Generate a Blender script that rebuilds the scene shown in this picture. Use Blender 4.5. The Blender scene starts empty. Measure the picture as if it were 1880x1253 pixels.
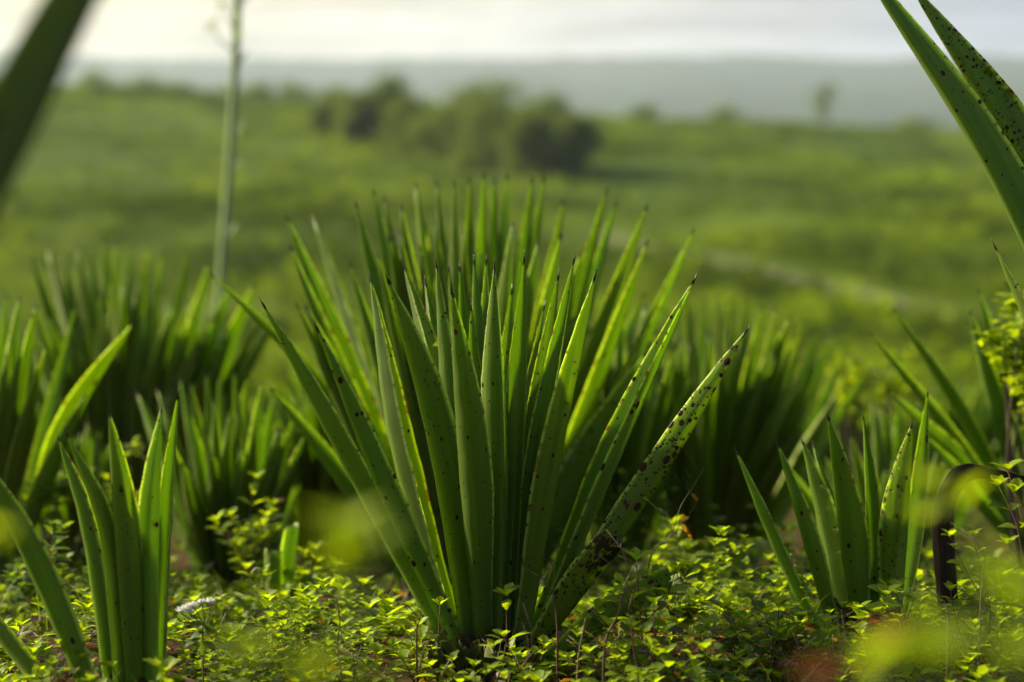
import bpy, math, random
import numpy as np
from mathutils import Vector, Matrix, noise

S = bpy.context.scene
COL = S.collection
R = math.radians
PI = math.pi

# ------------------------------------------------------------------ camera
CAMZ, PITCH, FPX = 1.05, math.atan(446 / 4439.0), 4439.0
cam = bpy.data.cameras.new('camera'); camo = bpy.data.objects.new('camera', cam); COL.objects.link(camo)
camo.location = (0, 0, CAMZ); camo.rotation_euler = (PI / 2 - PITCH, 0, 0)
cam.lens = 85; cam.sensor_width = 36; cam.clip_start = 0.05; cam.clip_end = 20000
cam.dof.use_dof = True; cam.dof.focus_distance = 4.28; cam.dof.aperture_fstop = 2.35
cam.dof.aperture_blades = 0
S.camera = camo

# ------------------------------------------------------------------ sun and sky
SUN_EL, SUN_AZ = 27.0, -62.0          # azimuth measured from the view direction, negative = to the left
sd = Vector((math.sin(R(SUN_AZ)) * math.cos(R(SUN_EL)), math.cos(R(SUN_AZ)) * math.cos(R(SUN_EL)), math.sin(R(SUN_EL))))
sun = bpy.data.lights.new('sun', 'SUN'); sun.energy = 5.0; sun.angle = R(2.0); sun.color = (1.0, 0.88, 0.62)
suno = bpy.data.objects.new('sun', sun); COL.objects.link(suno)
suno.rotation_euler = sd.to_track_quat('Z', 'Y').to_euler(); suno.location = (-20, 10, 20)

W = bpy.data.worlds.new('World'); S.world = W; W.use_nodes = True
nt = W.node_tree; nt.nodes.clear()
def N(t, k, **kw):
    n = t.nodes.new(k)
    for a, b in kw.items(): setattr(n, a, b)
    return n
def inp(n, **kw):
    for a, b in kw.items(): n.inputs[a.replace('_', ' ')].default_value = b
sky = N(nt, 'ShaderNodeTexSky', sky_type='NISHITA', sun_disc=False)
sky.sun_elevation = R(SUN_EL); sky.sun_rotation = R(SUN_AZ); sky.air_density = 1.2; sky.dust_density = 2.5; sky.ozone_density = 1.0
bg1 = N(nt, 'ShaderNodeBackground'); bg1.inputs['Strength'].default_value = 0.07
nt.links.new(sky.outputs[0], bg1.inputs['Color'])
tc = N(nt, 'ShaderNodeTexCoord')
dot = N(nt, 'ShaderNodeVectorMath', operation='DOT_PRODUCT'); dot.inputs[1].default_value = (math.sin(R(-66)), math.cos(R(-66)), 0)
nt.links.new(tc.outputs['Generated'], dot.inputs[0])
cr = N(nt, 'ShaderNodeValToRGB')
e = cr.color_ramp.elements; e[0].position = 0.22; e[0].color = (0.47, 0.51, 0.60, 1); e[1].position = 0.60; e[1].color = (1.0, 0.90, 0.62, 1)
m = e.new(0.40); m.color = (0.80, 0.77, 0.68, 1)
nt.links.new(dot.outputs['Value'], cr.inputs['Fac'])
mp = N(nt, 'ShaderNodeMapping'); mp.inputs['Scale'].default_value = (11, 11, 90)
nt.links.new(tc.outputs['Generated'], mp.inputs['Vector'])
no = N(nt, 'ShaderNodeTexNoise'); inp(no, Scale=1.3, Detail=6.0, Roughness=0.6)
nt.links.new(mp.outputs[0], no.inputs['Vector'])
mr = N(nt, 'ShaderNodeMapRange'); inp(mr, From_Min=0.3, From_Max=0.75, To_Min=0.36, To_Max=0.74)
nt.links.new(no.outputs['Fac'], mr.inputs['Value'])
bg2 = N(nt, 'ShaderNodeBackground')
nt.links.new(cr.outputs['Color'], bg2.inputs['Color']); nt.links.new(mr.outputs[0], bg2.inputs['Strength'])
sep = N(nt, 'ShaderNodeSeparateXYZ'); nt.links.new(tc.outputs['Generated'], sep.inputs[0])
mz = N(nt, 'ShaderNodeMapRange'); inp(mz, From_Min=0.04, From_Max=0.26, To_Min=0.95, To_Max=0.06)
nt.links.new(sep.outputs['Z'], mz.inputs['Value'])
mix = N(nt, 'ShaderNodeMixShader'); nt.links.new(mz.outputs[0], mix.inputs[0])
nt.links.new(bg1.outputs[0], mix.inputs[1]); nt.links.new(bg2.outputs[0], mix.inputs[2])
out = N(nt, 'ShaderNodeOutputWorld'); nt.links.new(mix.outputs[0], out.inputs['Surface'])

S.view_settings.view_transform = 'Standard'; S.view_settings.look = 'None'
S.view_settings.exposure = 1.1; S.view_settings.gamma = 1
S.render.engine = 'CYCLES'
cy = S.cycles
cy.use_denoising = True
try: cy.denoiser = 'OPENIMAGEDENOISE'
except Exception: pass
cy.max_bounces = 9; cy.diffuse_bounces = 7; cy.glossy_bounces = 2; cy.transmission_bounces = 4
cy.volume_bounces = 0; cy.transparent_max_bounces = 8; cy.caustics_reflective = False; cy.caustics_refractive = False
cy.sample_clamp_indirect = 4; cy.sample_clamp_direct = 12

# ------------------------------------------------------------------ helpers
def P(px, py, d):
    """world point seen at photo pixel (px,py) of the 1880x1253 frame, d metres in front of the lens"""
    xc = (px - 940) / FPX * d; yc = -(py - 626.5) / FPX * d
    c, s = math.cos(PITCH), math.sin(PITCH)
    return Vector((xc, d * c + yc * s, CAMZ - d * s + yc * c))

RT = [0, 4.5, 5.1, 6.1, 8, 20, 40, 80, 130, 200, 260, 330, 400, 520, 900, 2000, 4200, 5500, 6200, 8600]
ZT = [.02, .02, -.09, -.24, -.52, -2.0, -4.6, -7.2, -7.7, -7.3, -6.2, -3.6, -0.9, -12, -40, -55, 20, 92, 94, 60]
def zg(x, y):
    r = max(0.0, math.hypot(x, y) if y > 0 else abs(x))
    z = float(np.interp(r, RT, ZT))
    if r > 120:
        az = math.atan2(x, max(y, 1e-6))
        k = min(1, (r - 120) / 260) * (1 if r < 520 else max(0, 1 - (r - 520) / 300))
        z += k * max(-3.5, min(8.0, -21.0 * az))           # crest climbs to the west
        z += k * .5 * noise.noise(Vector((x * .02, y * .02, 0)))
    if 700 < r:
        kk = min(1, (r - 700) / 800)
        z += kk * 1.7 * (5 * noise.noise(Vector((x * .0015, y * .0008, 4))) + 5 * noise.noise(Vector((x * .013, y * .004, 7))) + 6 * noise.noise(Vector((x * .0045, y * .002, 17))) + 1.3 * noise.noise(Vector((x * .05, y * .02, 9))))
    if r < 60:
        z += .035 * noise.noise(Vector((x * 1.3, y * 1.3, 2))) * min(1, r / 3)
        z += .25 * noise.noise(Vector((x * .12, y * .12, 5))) * max(0, min(1, (r - 8) / 12))
    return z

def tag(o, label=None, cat=None, group=None, kind=None):
    if label: o['label'] = label
    if cat: o['category'] = cat
    if group: o['group'] = group
    if kind: o['kind'] = kind
    return o
def thing(name, loc, label, cat, group=None):
    o = bpy.data.objects.new(name, None); COL.objects.link(o); o.location = loc
    o.empty_display_size = .1
    return tag(o, label, cat, group)

class MB:
    def __init__(s): s.v = []; s.f = []; s.uv = []; s.aux = []; s.lt = []; s.n = 0
    def add(s, v, f, uv=None, aux=None, lt=None):
        v = np.asarray(v, float); n = len(v)
        s.v.append(v); s.f += [tuple(i + s.n for i in q) for q in f]
        s.uv.append(np.zeros((n, 2)) if uv is None else np.asarray(uv, float))
        a = np.zeros((n, 4)); 
        if aux is not None: a[:] = aux
        s.aux.append(a)
        l = np.zeros((n, 3)); 
        if lt is not None: l[:] = lt
        s.lt.append(l); s.n += n
    def build(s, name, mat, parent=None, smooth=True):
        V = np.concatenate(s.v); org = Vector((0, 0, 0))
        if parent is not None: V = V - np.array(parent.matrix_world_loc if hasattr(parent, 'matrix_world_loc') else world_loc(parent))
        me = bpy.data.meshes.new(name); me.from_pydata(V.tolist(), [], s.f)
        li = np.zeros(len(me.loops), dtype=np.int32); me.loops.foreach_get('vertex_index', li)
        uvl = me.uv_layers.new(name='UVMap'); uvl.data.foreach_set('uv', np.concatenate(s.uv)[li].ravel())
        a = me.attributes.new('aux', 'FLOAT_COLOR', 'POINT'); a.data.foreach_set('color', np.concatenate(s.aux).ravel())
        a = me.attributes.new('lt', 'FLOAT_VECTOR', 'POINT'); a.data.foreach_set('vector', np.concatenate(s.lt).ravel())
        if smooth: me.polygons.foreach_set('use_smooth', np.ones(len(me.polygons), dtype=bool))
        me.materials.append(mat); me.update()
        o = bpy.data.objects.new(name, me); COL.objects.link(o)
        if parent is not None: o.parent = parent
        return o
def world_loc(o):
    p = Vector(o.location)
    while o.parent is not None: o = o.parent; p = p + Vector(o.location)
    return p

def tube(mb, pts, rads, n=6, aux=(0, 0, 0, 0), cap=True):
    pts = [Vector(p) for p in pts]; k = len(pts); V = []; F = []; ref = Vector((.3, 1, .1)).normalized()
    for i, p in enumerate(pts):
        T = (pts[min(i + 1, k - 1)] - pts[max(i - 1, 0)]).normalized()
        A = T.cross(ref)
        if A.length < .05: A = T.cross(Vector((1, 0, 0)))
        A.normalize(); B = T.cross(A)
        for j in range(n):
            a = 2 * PI * j / n; V.append(p + (A * math.cos(a) + B * math.sin(a)) * rads[i])
    for i in range(k - 1):
        for j in range(n): F.append((i * n + j, i * n + (j + 1) % n, (i + 1) * n + (j + 1) % n, (i + 1) * n + j))
    if cap: F.append(tuple(range((k - 1) * n, k * n))); F.append(tuple(range(n - 1, -1, -1)))
    lt = [(0, i / max(1, k - 1), 0) for i in range(k) for j in range(n)]
    mb.add([tuple(v) for v in V], F, None, aux, lt)

def spline(pts, n):
    """Catmull-Rom through pts"""
    pts = [Vector(p) for p in pts]
    P0 = [2 * pts[0] - pts[1]] + pts + [2 * pts[-1] - pts[-2]]
    o = []
    for i in range(n):
        t = i / (n - 1) * (len(pts) - 1); k = min(int(t), len(pts) - 2); u = t - k
        a, b, c, d = P0[k:k + 4]
        o.append(.5 * ((2 * b) + (c - a) * u + (2 * a - 5 * b + 4 * c - d) * u * u + (3 * b - a - 3 * c + d) * u ** 3))
    return o

# ------------------------------------------------------------------ materials
def newmat(name):
    m = bpy.data.materials.new(name); m.use_nodes = True; m.node_tree.nodes.clear(); return m, m.node_tree
def ramp(t, fac, stops):
    c = N(t, 'ShaderNodeValToRGB'); e = c.color_ramp.elements
    e[0].position, e[0].color = stops[0][0], (*stops[0][1], 1); e[1].position, e[1].color = stops[-1][0], (*stops[-1][1], 1)
    for p, col in stops[1:-1]: x = e.new(p); x.color = (*col, 1)
    t.links.new(fac, c.inputs['Fac']); return c.outputs['Color']
def mth(t, op, a, b=None, c=None, clamp=False):
    n = N(t, 'ShaderNodeMath', operation=op, use_clamp=clamp)
    for i, x in enumerate((a, b, c)):
        if x is None: continue
        if isinstance(x, (int, float)): n.inputs[i].default_value = x
        else: t.links.new(x, n.inputs[i])
    return n.outputs[0]
def mixc(t, fac, a, b, mode='MIX'):
    n = N(t, 'ShaderNodeMix', data_type='RGBA', blend_type=mode)
    for i, x in ((0, fac), (6, a), (7, b)):
        if isinstance(x, (int, float)): n.inputs[i].default_value = x
        elif isinstance(x, tuple): n.inputs[i].default_value = (*x, 1)
        else: t.links.new(x, n.inputs[i])
    return n.outputs[2]
def noise_of(t, vec, scale, detail=3, rough=.5, mapping=None, w=None):
    if mapping:
        q = N(t, 'ShaderNodeMapping'); q.inputs['Scale'].default_value = mapping; t.links.new(vec, q.inputs['Vector']); vec = q.outputs[0]
    n = N(t, 'ShaderNodeTexNoise'); inp(n, Scale=scale, Detail=detail, Roughness=rough); t.links.new(vec, n.inputs['Vector'])
    return n.outputs['Fac']
def mrange(t, v, a, b, c=0., d=1.):
    n = N(t, 'ShaderNodeMapRange'); inp(n, From_Min=a, From_Max=b, To_Min=c, To_Max=d); t.links.new(v, n.inputs['Value']); return n.outputs[0]
def attr(t, name): return N(t, 'ShaderNodeAttribute', attribute_name=name)

def mat_agave():
    m, t = newmat('agave_leaf')
    uv = N(t, 'ShaderNodeUVMap', uv_map='UVMap').outputs[0]
    au = attr(t, 'aux'); sa = N(t, 'ShaderNodeSeparateColor'); t.links.new(au.outputs['Color'], sa.inputs[0])
    lt = N(t, 'ShaderNodeSeparateXYZ'); t.links.new(attr(t, 'lt').outputs['Vector'], lt.inputs[0])
    spot, rnd, dry = sa.outputs[0], sa.outputs[1], sa.outputs[2]
    # fibre streaks along the blade and soft mottling
    st = noise_of(t, uv, 1.0, 4, .6, (380, 3.0, 1)); mo = noise_of(t, uv, 14, 4, .6, (1, .5, 1))
    broad = noise_of(t, uv, 1.0, 2, .5, (60, .8, 1))
    col = ramp(t, mth(t, 'ADD', mth(t, 'MULTIPLY', st, .45), mth(t, 'MULTIPLY', broad, .55)),
               [(.30, (.064, .102, .004)), (.5, (.095, .140, .007)), (.72, (.140, .190, .014))])
    col = mixc(t, mth(t, 'MULTIPLY', rnd, .55), col, (.090, .155, .026))
    col = mixc(t, mrange(t, mo, .55, .8, 0, .35), col, (.10, .16, .03))
    # the leaf base is paler
    col = mixc(t, mrange(t, lt.outputs['Y'], 0.0, .22, .35, 0), col, (.16, .24, .08))
    au_ = mth(t, 'ABSOLUTE', lt.outputs['X'])
    edge = mrange(t, au_, .90, .97)
    edgen = noise_of(t, uv, 1.0, 3, .6, (5, 60, 1))
    ecol = ramp(t, edgen, [(.35, (.20, .10, .025)), (.46, (.30, .36, .09)), (.7, (.34, .42, .12))])
    col = mixc(t, mth(t, 'MULTIPLY', edge, .75), col, ecol)  # pale margin also paints sunlit rims into the colour; brown flecks its own
    # dark rust spots
    wob = N(t, 'ShaderNodeTexNoise'); inp(wob, Scale=260., Detail=2.); t.links.new(uv, wob.inputs['Vector'])
    off = N(t, 'ShaderNodeVectorMath', operation='MULTIPLY_ADD'); t.links.new(wob.outputs['Color'], off.inputs[0])
    off.inputs[1].default_value = (.0022, .0022, 0); t.links.new(uv, off.inputs[2])
    msk = []; halo = []
    for sc_, thr, lo in ((46, .19, .60), (100, .28, .50), (210, .30, .62)):
        v = N(t, 'ShaderNodeTexVoronoi'); inp(v, Scale=float(sc_)); 
        mp_ = N(t, 'ShaderNodeMapping'); mp_.inputs['Scale'].default_value = (1.15, .66, 1); mp_.inputs['Location'].default_value = (sc_ * .13, sc_ * .31, 0)
        t.links.new(off.outputs[0], mp_.inputs['Vector']); t.links.new(mp_.outputs[0], v.inputs['Vector'])
        s2 = N(t, 'ShaderNodeSeparateColor'); t.links.new(v.outputs['Color'], s2.inputs[0])
        patch = noise_of(t, uv, 9 + sc_ * .05, 2, .5)
        # cell is spotted when its random value falls under density * patchiness
        dens = mth(t, 'MULTIPLY', spot, mrange(t, patch, .38, .68, 0.0, 1.0))
        on = mth(t, 'LESS_THAN', s2.outputs[0], dens)
        rad = mth(t, 'MULTIPLY', s2.outputs[1], thr)
        rad = mth(t, 'MULTIPLY', mth(t, 'ADD', rad, .08), mth(t, 'ADD', 1.0, mth(t, 'MULTIPLY', spot, .30)))
        inside = mth(t, 'SUBTRACT', rad, v.outputs['Distance'])
        msk.append(mth(t, 'MULTIPLY', mrange(t, inside, -.02, .05), on)); halo.append(mth(t, 'MULTIPLY', mrange(t, inside, -.13, .0), on))
    sm = mth(t, 'MAXIMUM', mth(t, 'MAXIMUM', msk[0], msk[1]), msk[2])
    col = mixc(t, mth(t, 'MULTIPLY', mth(t, 'MAXIMUM', halo[0], halo[1]), .55), col, (.17, .15, .02))
    col = mixc(t, mth(t, 'MULTIPLY', sm, .96), col, ramp(t, mo, [(.4, (.014, .007, .004)), (.7, (.045, .020, .010))]))
    blk = mrange(t, mth(t, 'ADD', mth(t, 'MULTIPLY', noise_of(t, uv, 55, 3, .6, (1, .6, 1)), .8), mth(t, 'MULTIPLY', au.outputs['Alpha'], lt.outputs['Y'])), .86, .90)
    sm = mth(t, 'MAXIMUM', sm, blk); col = mixc(t, mth(t, 'MULTIPLY', blk, .96), col, (.014, .008, .005))
    # dead, dry tissue; also painted shade on two leaves near the lens
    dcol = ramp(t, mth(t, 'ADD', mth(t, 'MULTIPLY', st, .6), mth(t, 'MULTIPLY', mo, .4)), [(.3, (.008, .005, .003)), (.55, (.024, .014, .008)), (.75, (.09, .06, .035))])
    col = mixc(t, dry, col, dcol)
    tip = mth(t, 'MULTIPLY', mrange(t, lt.outputs['Y'], .978, .988), 1.0)
    col = mixc(t, tip, col, (.018, .010, .008))
    dead = mth(t, 'MAXIMUM', mth(t, 'MAXIMUM', sm, dry), tip)
    pr = N(t, 'ShaderNodeBsdfPrincipled'); t.links.new(col, pr.inputs['Base Color'])
    t.links.new(mrange(t, mo, .3, .7, .44, .58), pr.inputs['Roughness']); t.links.new(mrange(t, dead, 0, 1, .36, .10), pr.inputs['Specular IOR Level']); pr.inputs['Sheen Weight'].default_value = .12; pr.inputs['Sheen Roughness'].default_value = .35; pr.inputs['Sheen Tint'].default_value = (.7, .85, .3, 1)
    bm = N(t, 'ShaderNodeBump'); inp(bm, Strength=.25, Distance=.0012); t.links.new(st, bm.inputs['Height']); t.links.new(bm.outputs[0], pr.inputs['Normal'])
    tr = N(t, 'ShaderNodeBsdfTranslucent'); t.links.new(mixc(t, 1.0, col, (5.3, 5.1, 1.4), 'MULTIPLY'), tr.inputs['Color'])
    mx = N(t, 'ShaderNodeMixShader'); t.links.new(mth(t, 'MULTIPLY', mth(t, 'SUBTRACT', 1., dead), .38), mx.inputs[0])
    t.links.new(pr.outputs[0], mx.inputs[1]); t.links.new(tr.outputs[0], mx.inputs[2])
    o = N(t, 'ShaderNodeOutputMaterial'); t.links.new(mx.outputs[0], o.inputs['Surface']); return m

def mat_foliage(name, lo, hi, trc, tw=.5, rough=.5):
    m, t = newmat(name)
    au = attr(t, 'aux'); sa = N(t, 'ShaderNodeSeparateColor'); t.links.new(au.outputs['Color'], sa.inputs[0])
    lt = N(t, 'ShaderNodeSeparateXYZ'); t.links.new(attr(t, 'lt').outputs['Vector'], lt.inputs[0])
    tcn = N(t, 'ShaderNodeTexCoord'); nz = noise_of(t, tcn.outputs['Object'], 120, 3)
    f = mth(t, 'ADD', mth(t, 'MULTIPLY', sa.outputs[0], .75), mth(t, 'MULTIPLY', nz, .25))
    col = ramp(t, f, [(.1, lo), (.9, hi)])
    col = mixc(t, mrange(t, mth(t, 'ABSOLUTE', lt.outputs['X']), .0, .12, .35, 0), col, (.22, .32, .09))   # midrib
    col = mixc(t, sa.outputs[1], col, (.13, .062, .022))                                                     # withered leaves
    pr = N(t, 'ShaderNodeBsdfPrincipled'); t.links.new(col, pr.inputs['Base Color']); inp(pr, Roughness=rough); pr.inputs['Specular IOR Level'].default_value = .35 if rough < .6 else .04
    tr = N(t, 'ShaderNodeBsdfTranslucent'); t.links.new(mixc(t, 1.0, col, trc, 'MULTIPLY'), tr.inputs['Color'])
    mx = N(t, 'ShaderNodeMixShader'); mx.inputs[0].default_value = tw
    t.links.new(pr.outputs[0], mx.inputs[1]); t.links.new(tr.outputs[0], mx.inputs[2])
    o = N(t, 'ShaderNodeOutputMaterial'); t.links.new(mx.outputs[0], o.inputs['Surface']); return m

def mat_noise(name, stops, scale=20, rough=.8, detail=4, mapping=None, bump=0.0, spec=.3):
    m, t = newmat(name)
    tcn = N(t, 'ShaderNodeTexCoord'); nz = noise_of(t, tcn.outputs['Object'], scale, detail, .6, mapping)
    pr = N(t, 'ShaderNodeBsdfPrincipled'); t.links.new(ramp(t, nz, stops), pr.inputs['Base Color']); inp(pr, Roughness=rough); pr.inputs['Specular IOR Level'].default_value = spec
    if bump:
        b = N(t, 'ShaderNodeBump'); inp(b, Strength=.8, Distance=bump); t.links.new(nz, b.inputs['Height']); t.links.new(b.outputs[0], pr.inputs['Normal'])
    o = N(t, 'ShaderNodeOutputMaterial'); t.links.new(pr.outputs[0], o.inputs['Surface']); return m

AG = mat_agave()
SPINE = mat_noise('spine', [(.3, (.012, .007, .005)), (.7, (.05, .028, .018))], 200, .35, spec=.5)
WEED = mat_foliage('weed_leaf', (.060, .105, .004), (.31, .43, .013), (2.1, 1.9, .3), .56)
SHADEWEED = mat_foliage('ground_leaf', (.045, .095, .010), (.13, .22, .02), (2.2, 1.9, .6), .5)  # darker copy of the weed leaf, shade put into its colour
SCRUB = mat_foliage('scrub_leaf', (.030, .052, .005), (.17, .24, .016), (1.9, 1.9, .4), .45, .7)
TREEF = mat_foliage('tree_leaf', (.080, .125, .030), (.16, .22, .052), (1.7, 1.6, .7), .42, .7)
RED = mat_foliage('red_leaf', (.24, .080, .02), (.38, .17, .03), (1.6, .9, .6), .5)
STEM = mat_noise('weed_stem', [(.35, (.050, .022, .012)), (.65, (.15, .07, .035))], 60, .7)
GSTEM = mat_noise('green_stem', [(.35, (.07, .11, .02)), (.65, (.13, .17, .04))], 40, .6)
TWIG = mat_noise('dry_twig', [(.35, (.05, .032, .022)), (.65, (.22, .15, .10))], 90, .85)
STRAW = mat_noise('straw', [(.35, (.16, .12, .05)), (.65, (.34, .27, .13))], 50, .7)
BARK = mat_noise('bark', [(.35, (.035, .024, .016)), (.65, (.11, .08, .055))], 30, .9, bump=.01)
AGTRUNK = mat_noise('agave_trunk', [(.35, (.020, .012, .008)), (.65, (.085, .045, .025))], 45, .9, bump=.01)
MAST = mat_noise('flower_mast', [(.3, (.16, .24, .07)), (.7, (.28, .36, .14))], 6, .6)
WHITE = mat_noise('white_petal', [(.3, (.80, .79, .74)), (.7, (.90, .90, .86))], 200, .7)

# ------------------------------------------------------------------ ground, hills, path
def mat_ground():
    m, t = newmat('ground')
    g = N(t, 'ShaderNodeNewGeometry').outputs['Position']
    ln = N(t, 'ShaderNodeVectorMath', operation='LENGTH'); t.links.new(g, ln.inputs[0]); dist = ln.outputs['Value']
    n1 = noise_of(t, g, 6, 6, .65); n2 = noise_of(t, g, .09, 5, .6, (1, 1.8, 1)); n3 = noise_of(t, g, 1.1, 4, .6)
    soil = ramp(t, n1, [(.3, (.022, .010, .005)), (.5, (.060, .028, .013)), (.7, (.11, .055, .026))])
    grn = ramp(t, mth(t, 'ADD', mth(t, 'MULTIPLY', n2, .7), mth(t, 'MULTIPLY', n3, .3)),
               [(.36, (.026, .050, .005)), (.5, (.062, .100, .008)), (.62, (.12, .17, .010))])
    col = mixc(t, mrange(t, dist, 9, 20), soil, grn)
    col = mixc(t, mrange(t, dist, 900, 1500), col, ramp(t, noise_of(t, g, .02, 4), [(.35, (.03, .05, .03)), (.65, (.06, .085, .04))]))
    pr = N(t, 'ShaderNodeBsdfPrincipled'); t.links.new(col, pr.inputs['Base Color']); inp(pr, Roughness=.95); pr.inputs['Specular IOR Level'].default_value = .03
    b = N(t, 'ShaderNodeBump'); inp(b, Strength=.7, Distance=.02); t.links.new(n1, b.inputs['Height']); t.links.new(b.outputs[0], pr.inputs['Normal'])
    o = N(t, 'ShaderNodeOutputMaterial'); t.links.new(pr.outputs[0], o.inputs['Surface']); return m
GR = mat_ground()
angs = list(np.radians(np.concatenate([np.arange(-180, -34, 4.0), np.arange(-34, 34, .35), np.arange(34, 180, 4.0)])))
def ring_mesh(name, rs, kind, label=None):
    mb = MB(); V = []; F = []; na = len(angs)
    for r in rs:
        for a in angs:
            x, y = r * math.sin(a), r * math.cos(a); V.append((x, y, zg(x, y)))
    for i in range(len(rs) - 1):
        for j in range(na):
            k = (j + 1) % na; F.append((i * na + j, i * na + k, (i + 1) * na + k, (i + 1) * na + j))
    mb.add(V, F); o = mb.build(name, GR); tag(o, kind=kind); return o
r1 = list(np.concatenate([[.01], np.arange(.5, 3, .25), np.arange(3, 9, .08), np.geomspace(9, 60, 60), np.geomspace(62, 700, 110)]))
ring_mesh('ground', r1, 'structure')
ring_mesh('hills', list(np.geomspace(700, 8600, 110)), 'structure')

def path_on(pts, width, name, mat):
    """pts: photo pixels on the field; each is dropped onto the terrain"""
    W3 = []
    for px, py in pts:
        lo = None
        for d in np.geomspace(60, 398, 500):
            p = P(px, py, d)
            if p.z <= zg(p.x, p.y): lo = p; break
        if lo is not None: W3.append(lo)
    c = spline(W3, 90); V = []; F = []
    for i, p in enumerate(c):
        T = (c[min(i + 1, 89)] - c[max(i - 1, 0)]); T.z = 0; T.normalize(); s = Vector((T.y, -T.x, 0)) * width * (.5 + .08 * math.sin(i * .7))
        for q in (-1, 0, 1):
            a = p + s * q; V.append((a.x, a.y, zg(a.x, a.y) + .05))
    for i in range(89):
        for j in range(2): F.append((i * 3 + j, i * 3 + j + 1, i * 3 + j + 4, i * 3 + j + 3))
    mb = MB(); mb.add(V, F); o = mb.build(name, mat); tag(o, kind='structure'); return c
DIRT = mat_noise('dirt_track', [(.38, (.070, .085, .025)), (.62, (.14, .13, .055))], .6, .9)
trackpts = path_on([(1090, 430), (1200, 458), (1330, 480), (1450, 510), (1600, 545), (1750, 580), (1900, 605)], 1.5, 'path', DIRT)
trackpts += [] and path_on([(420, 322), (540, 340), (680, 366), (800, 385), (900, 400)], 2.2, 'path', DIRT)

# ------------------------------------------------------------------ agave leaves
WT = [0, .08, .16, .3, .43, .56, .69, .80, .90, .96, 1]
WW = [.66, .60, .66, .86, 1.0, .94, .79, .57, .33, .15, .045]
def agave_leaf(cen, out, w, cup=.45, roll=0., seed=0, spot=.3, dry=0., nseg=26, cut=None, thick=.0042, nu=7, jag=0, wt=None, fold=0., flank=1., black=0.):
    """one closed leaf blade along the centre line cen (list of points); out = horizontal direction away from the rosette's heart"""
    rnd = random.Random(seed); C = spline(cen, nseg) ; L = sum((C[i + 1] - C[i]).length for i in range(nseg - 1))
    Z = Vector((0, 0, 1)); V = []; UV = []; LT = []; us = [math.sin(PI / 2 * (-1 + 2 * i / (nu - 1))) for i in range(nu)]
    fa, fb = rnd.uniform(.48, .74), rnd.uniform(.48, .74); c0 = rnd.uniform(-.32, .32); us = [-1, -fa - .03, -fa + .04, c0 - .06, c0 + .06, fb - .04, fb + .03, 1]; nu = 8; vv = flank * rnd.uniform(.35, .80)
    fl = [flank * rnd.uniform(.5, 2.2), flank * rnd.uniform(.5, 2.2)]; fl[0 if out.y > 0 else 1] *= 1.35; rnd.random(); crease = rnd.uniform(-.12, .22)
    ox, oy = rnd.random() * 7, rnd.random() * 7; corr = [rnd.uniform(-1, 1) for _ in range(nu)]
    w1, w2 = rnd.uniform(.7, 1.3), rnd.uniform(0, 6)
    ring = 2 * nu
    for i, p in enumerate(C):
        t = i / (nseg - 1) * (1 if cut is None else cut)
        T = (C[min(i + 1, nseg - 1)] - C[max(i - 1, 0)]).normalized()
        Nn = (-out * T.z + Z * T.dot(out))
        Nn = (Nn - T * Nn.dot(T)).normalized()
        Sd = T.cross(Nn); a = roll * (.35 + .65 * t)
        Nr = Nn * math.cos(a) + Sd * math.sin(a); Sr = T.cross(Nr)
        hw = .5 * w * float(np.interp(t, WT, WW if wt is None else wt)) * (1 + .02 * math.sin(9 * w1 * t + w2))
        cu = cup * (1.25 - .55 * t) * (1 if t > .05 else 1)
        th = thick * (1.8 - 1.3 * t) * min(1, hw / .01 + .15)
        up = []; lo = []; prof = []
        for k, u in enumerate(us):
            au = abs(u)
            h = hw * (vv * max(0, abs(u - c0) - .05) + .45 * cu * (au ** 2) + fl[0 if u < 0 else 1] * max(0, au - (fa if u < 0 else fb)) * (1 + fold) + crease * max(0, .35 - abs(u - .35))) + .0011 * (1 + 4 * dry) * corr[k] * (1 - t) * math.sin(6 * t + w2 + k) * min(1, hw / .02)
            e = h + .0004 * math.sin(70 * t * L + k)
            tk = th * (1 - .86 * au ** 1.5) + .0009
            x = u * hw * (1 - .10 * cu * au)
            if au == 1: x += .0005 * math.sin(150 * t * L + ox * 9 + u)
            prof.append((x, e)); jj = T * (rnd.uniform(-.014, .008) if (jag and i == nseg - 1) else 0)
            up.append(p + Sr * x + Nr * e + jj); lo.append(p + Sr * x * .985 + Nr * (e - tk) + jj)
        arc = [0.]
        for k in range(1, nu): arc.append(arc[-1] + math.hypot(prof[k][0] - prof[k - 1][0], prof[k][1] - prof[k - 1][1]))
        arc = [q - .5 * arc[-1] for q in arc]
        for k in range(nu): V.append(up[k]); UV.append((arc[k] + ox, t * L + oy)); LT.append((us[k], t, 1))
        for k in range(nu - 1, -1, -1): V.append(lo[k]); UV.append((arc[k] + ox, t * L + oy)); LT.append((us[k], t, -1))
    F = []
    for i in range(nseg - 1):
        for k in range(ring):
            a = i * ring + k; b = i * ring + (k + 1) % ring; F.append((a, b, b + ring, a + ring))
    e = (nseg - 1) * ring
    for k in range(nu - 1): F.append((e + k, e + k + 1, e + ring - 2 - k, e + ring - 1 - k))
    mb = MB(); mb.add([tuple(v) for v in V], F, UV, (spot, rnd.random(), dry, black), LT)
    return mb, C, L

def spine_mb(C, w):
    T = (C[-1] - C[-3]).normalized(); b = C[-1] - T * .006; mb = MB(); l = .020 * w / .075 + .006
    tube(mb, [b, b + T * l * .35, b + T * l * .75, b + T * l], [w * .034, w * .026, w * .012, .0003], 7); return mb

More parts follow.
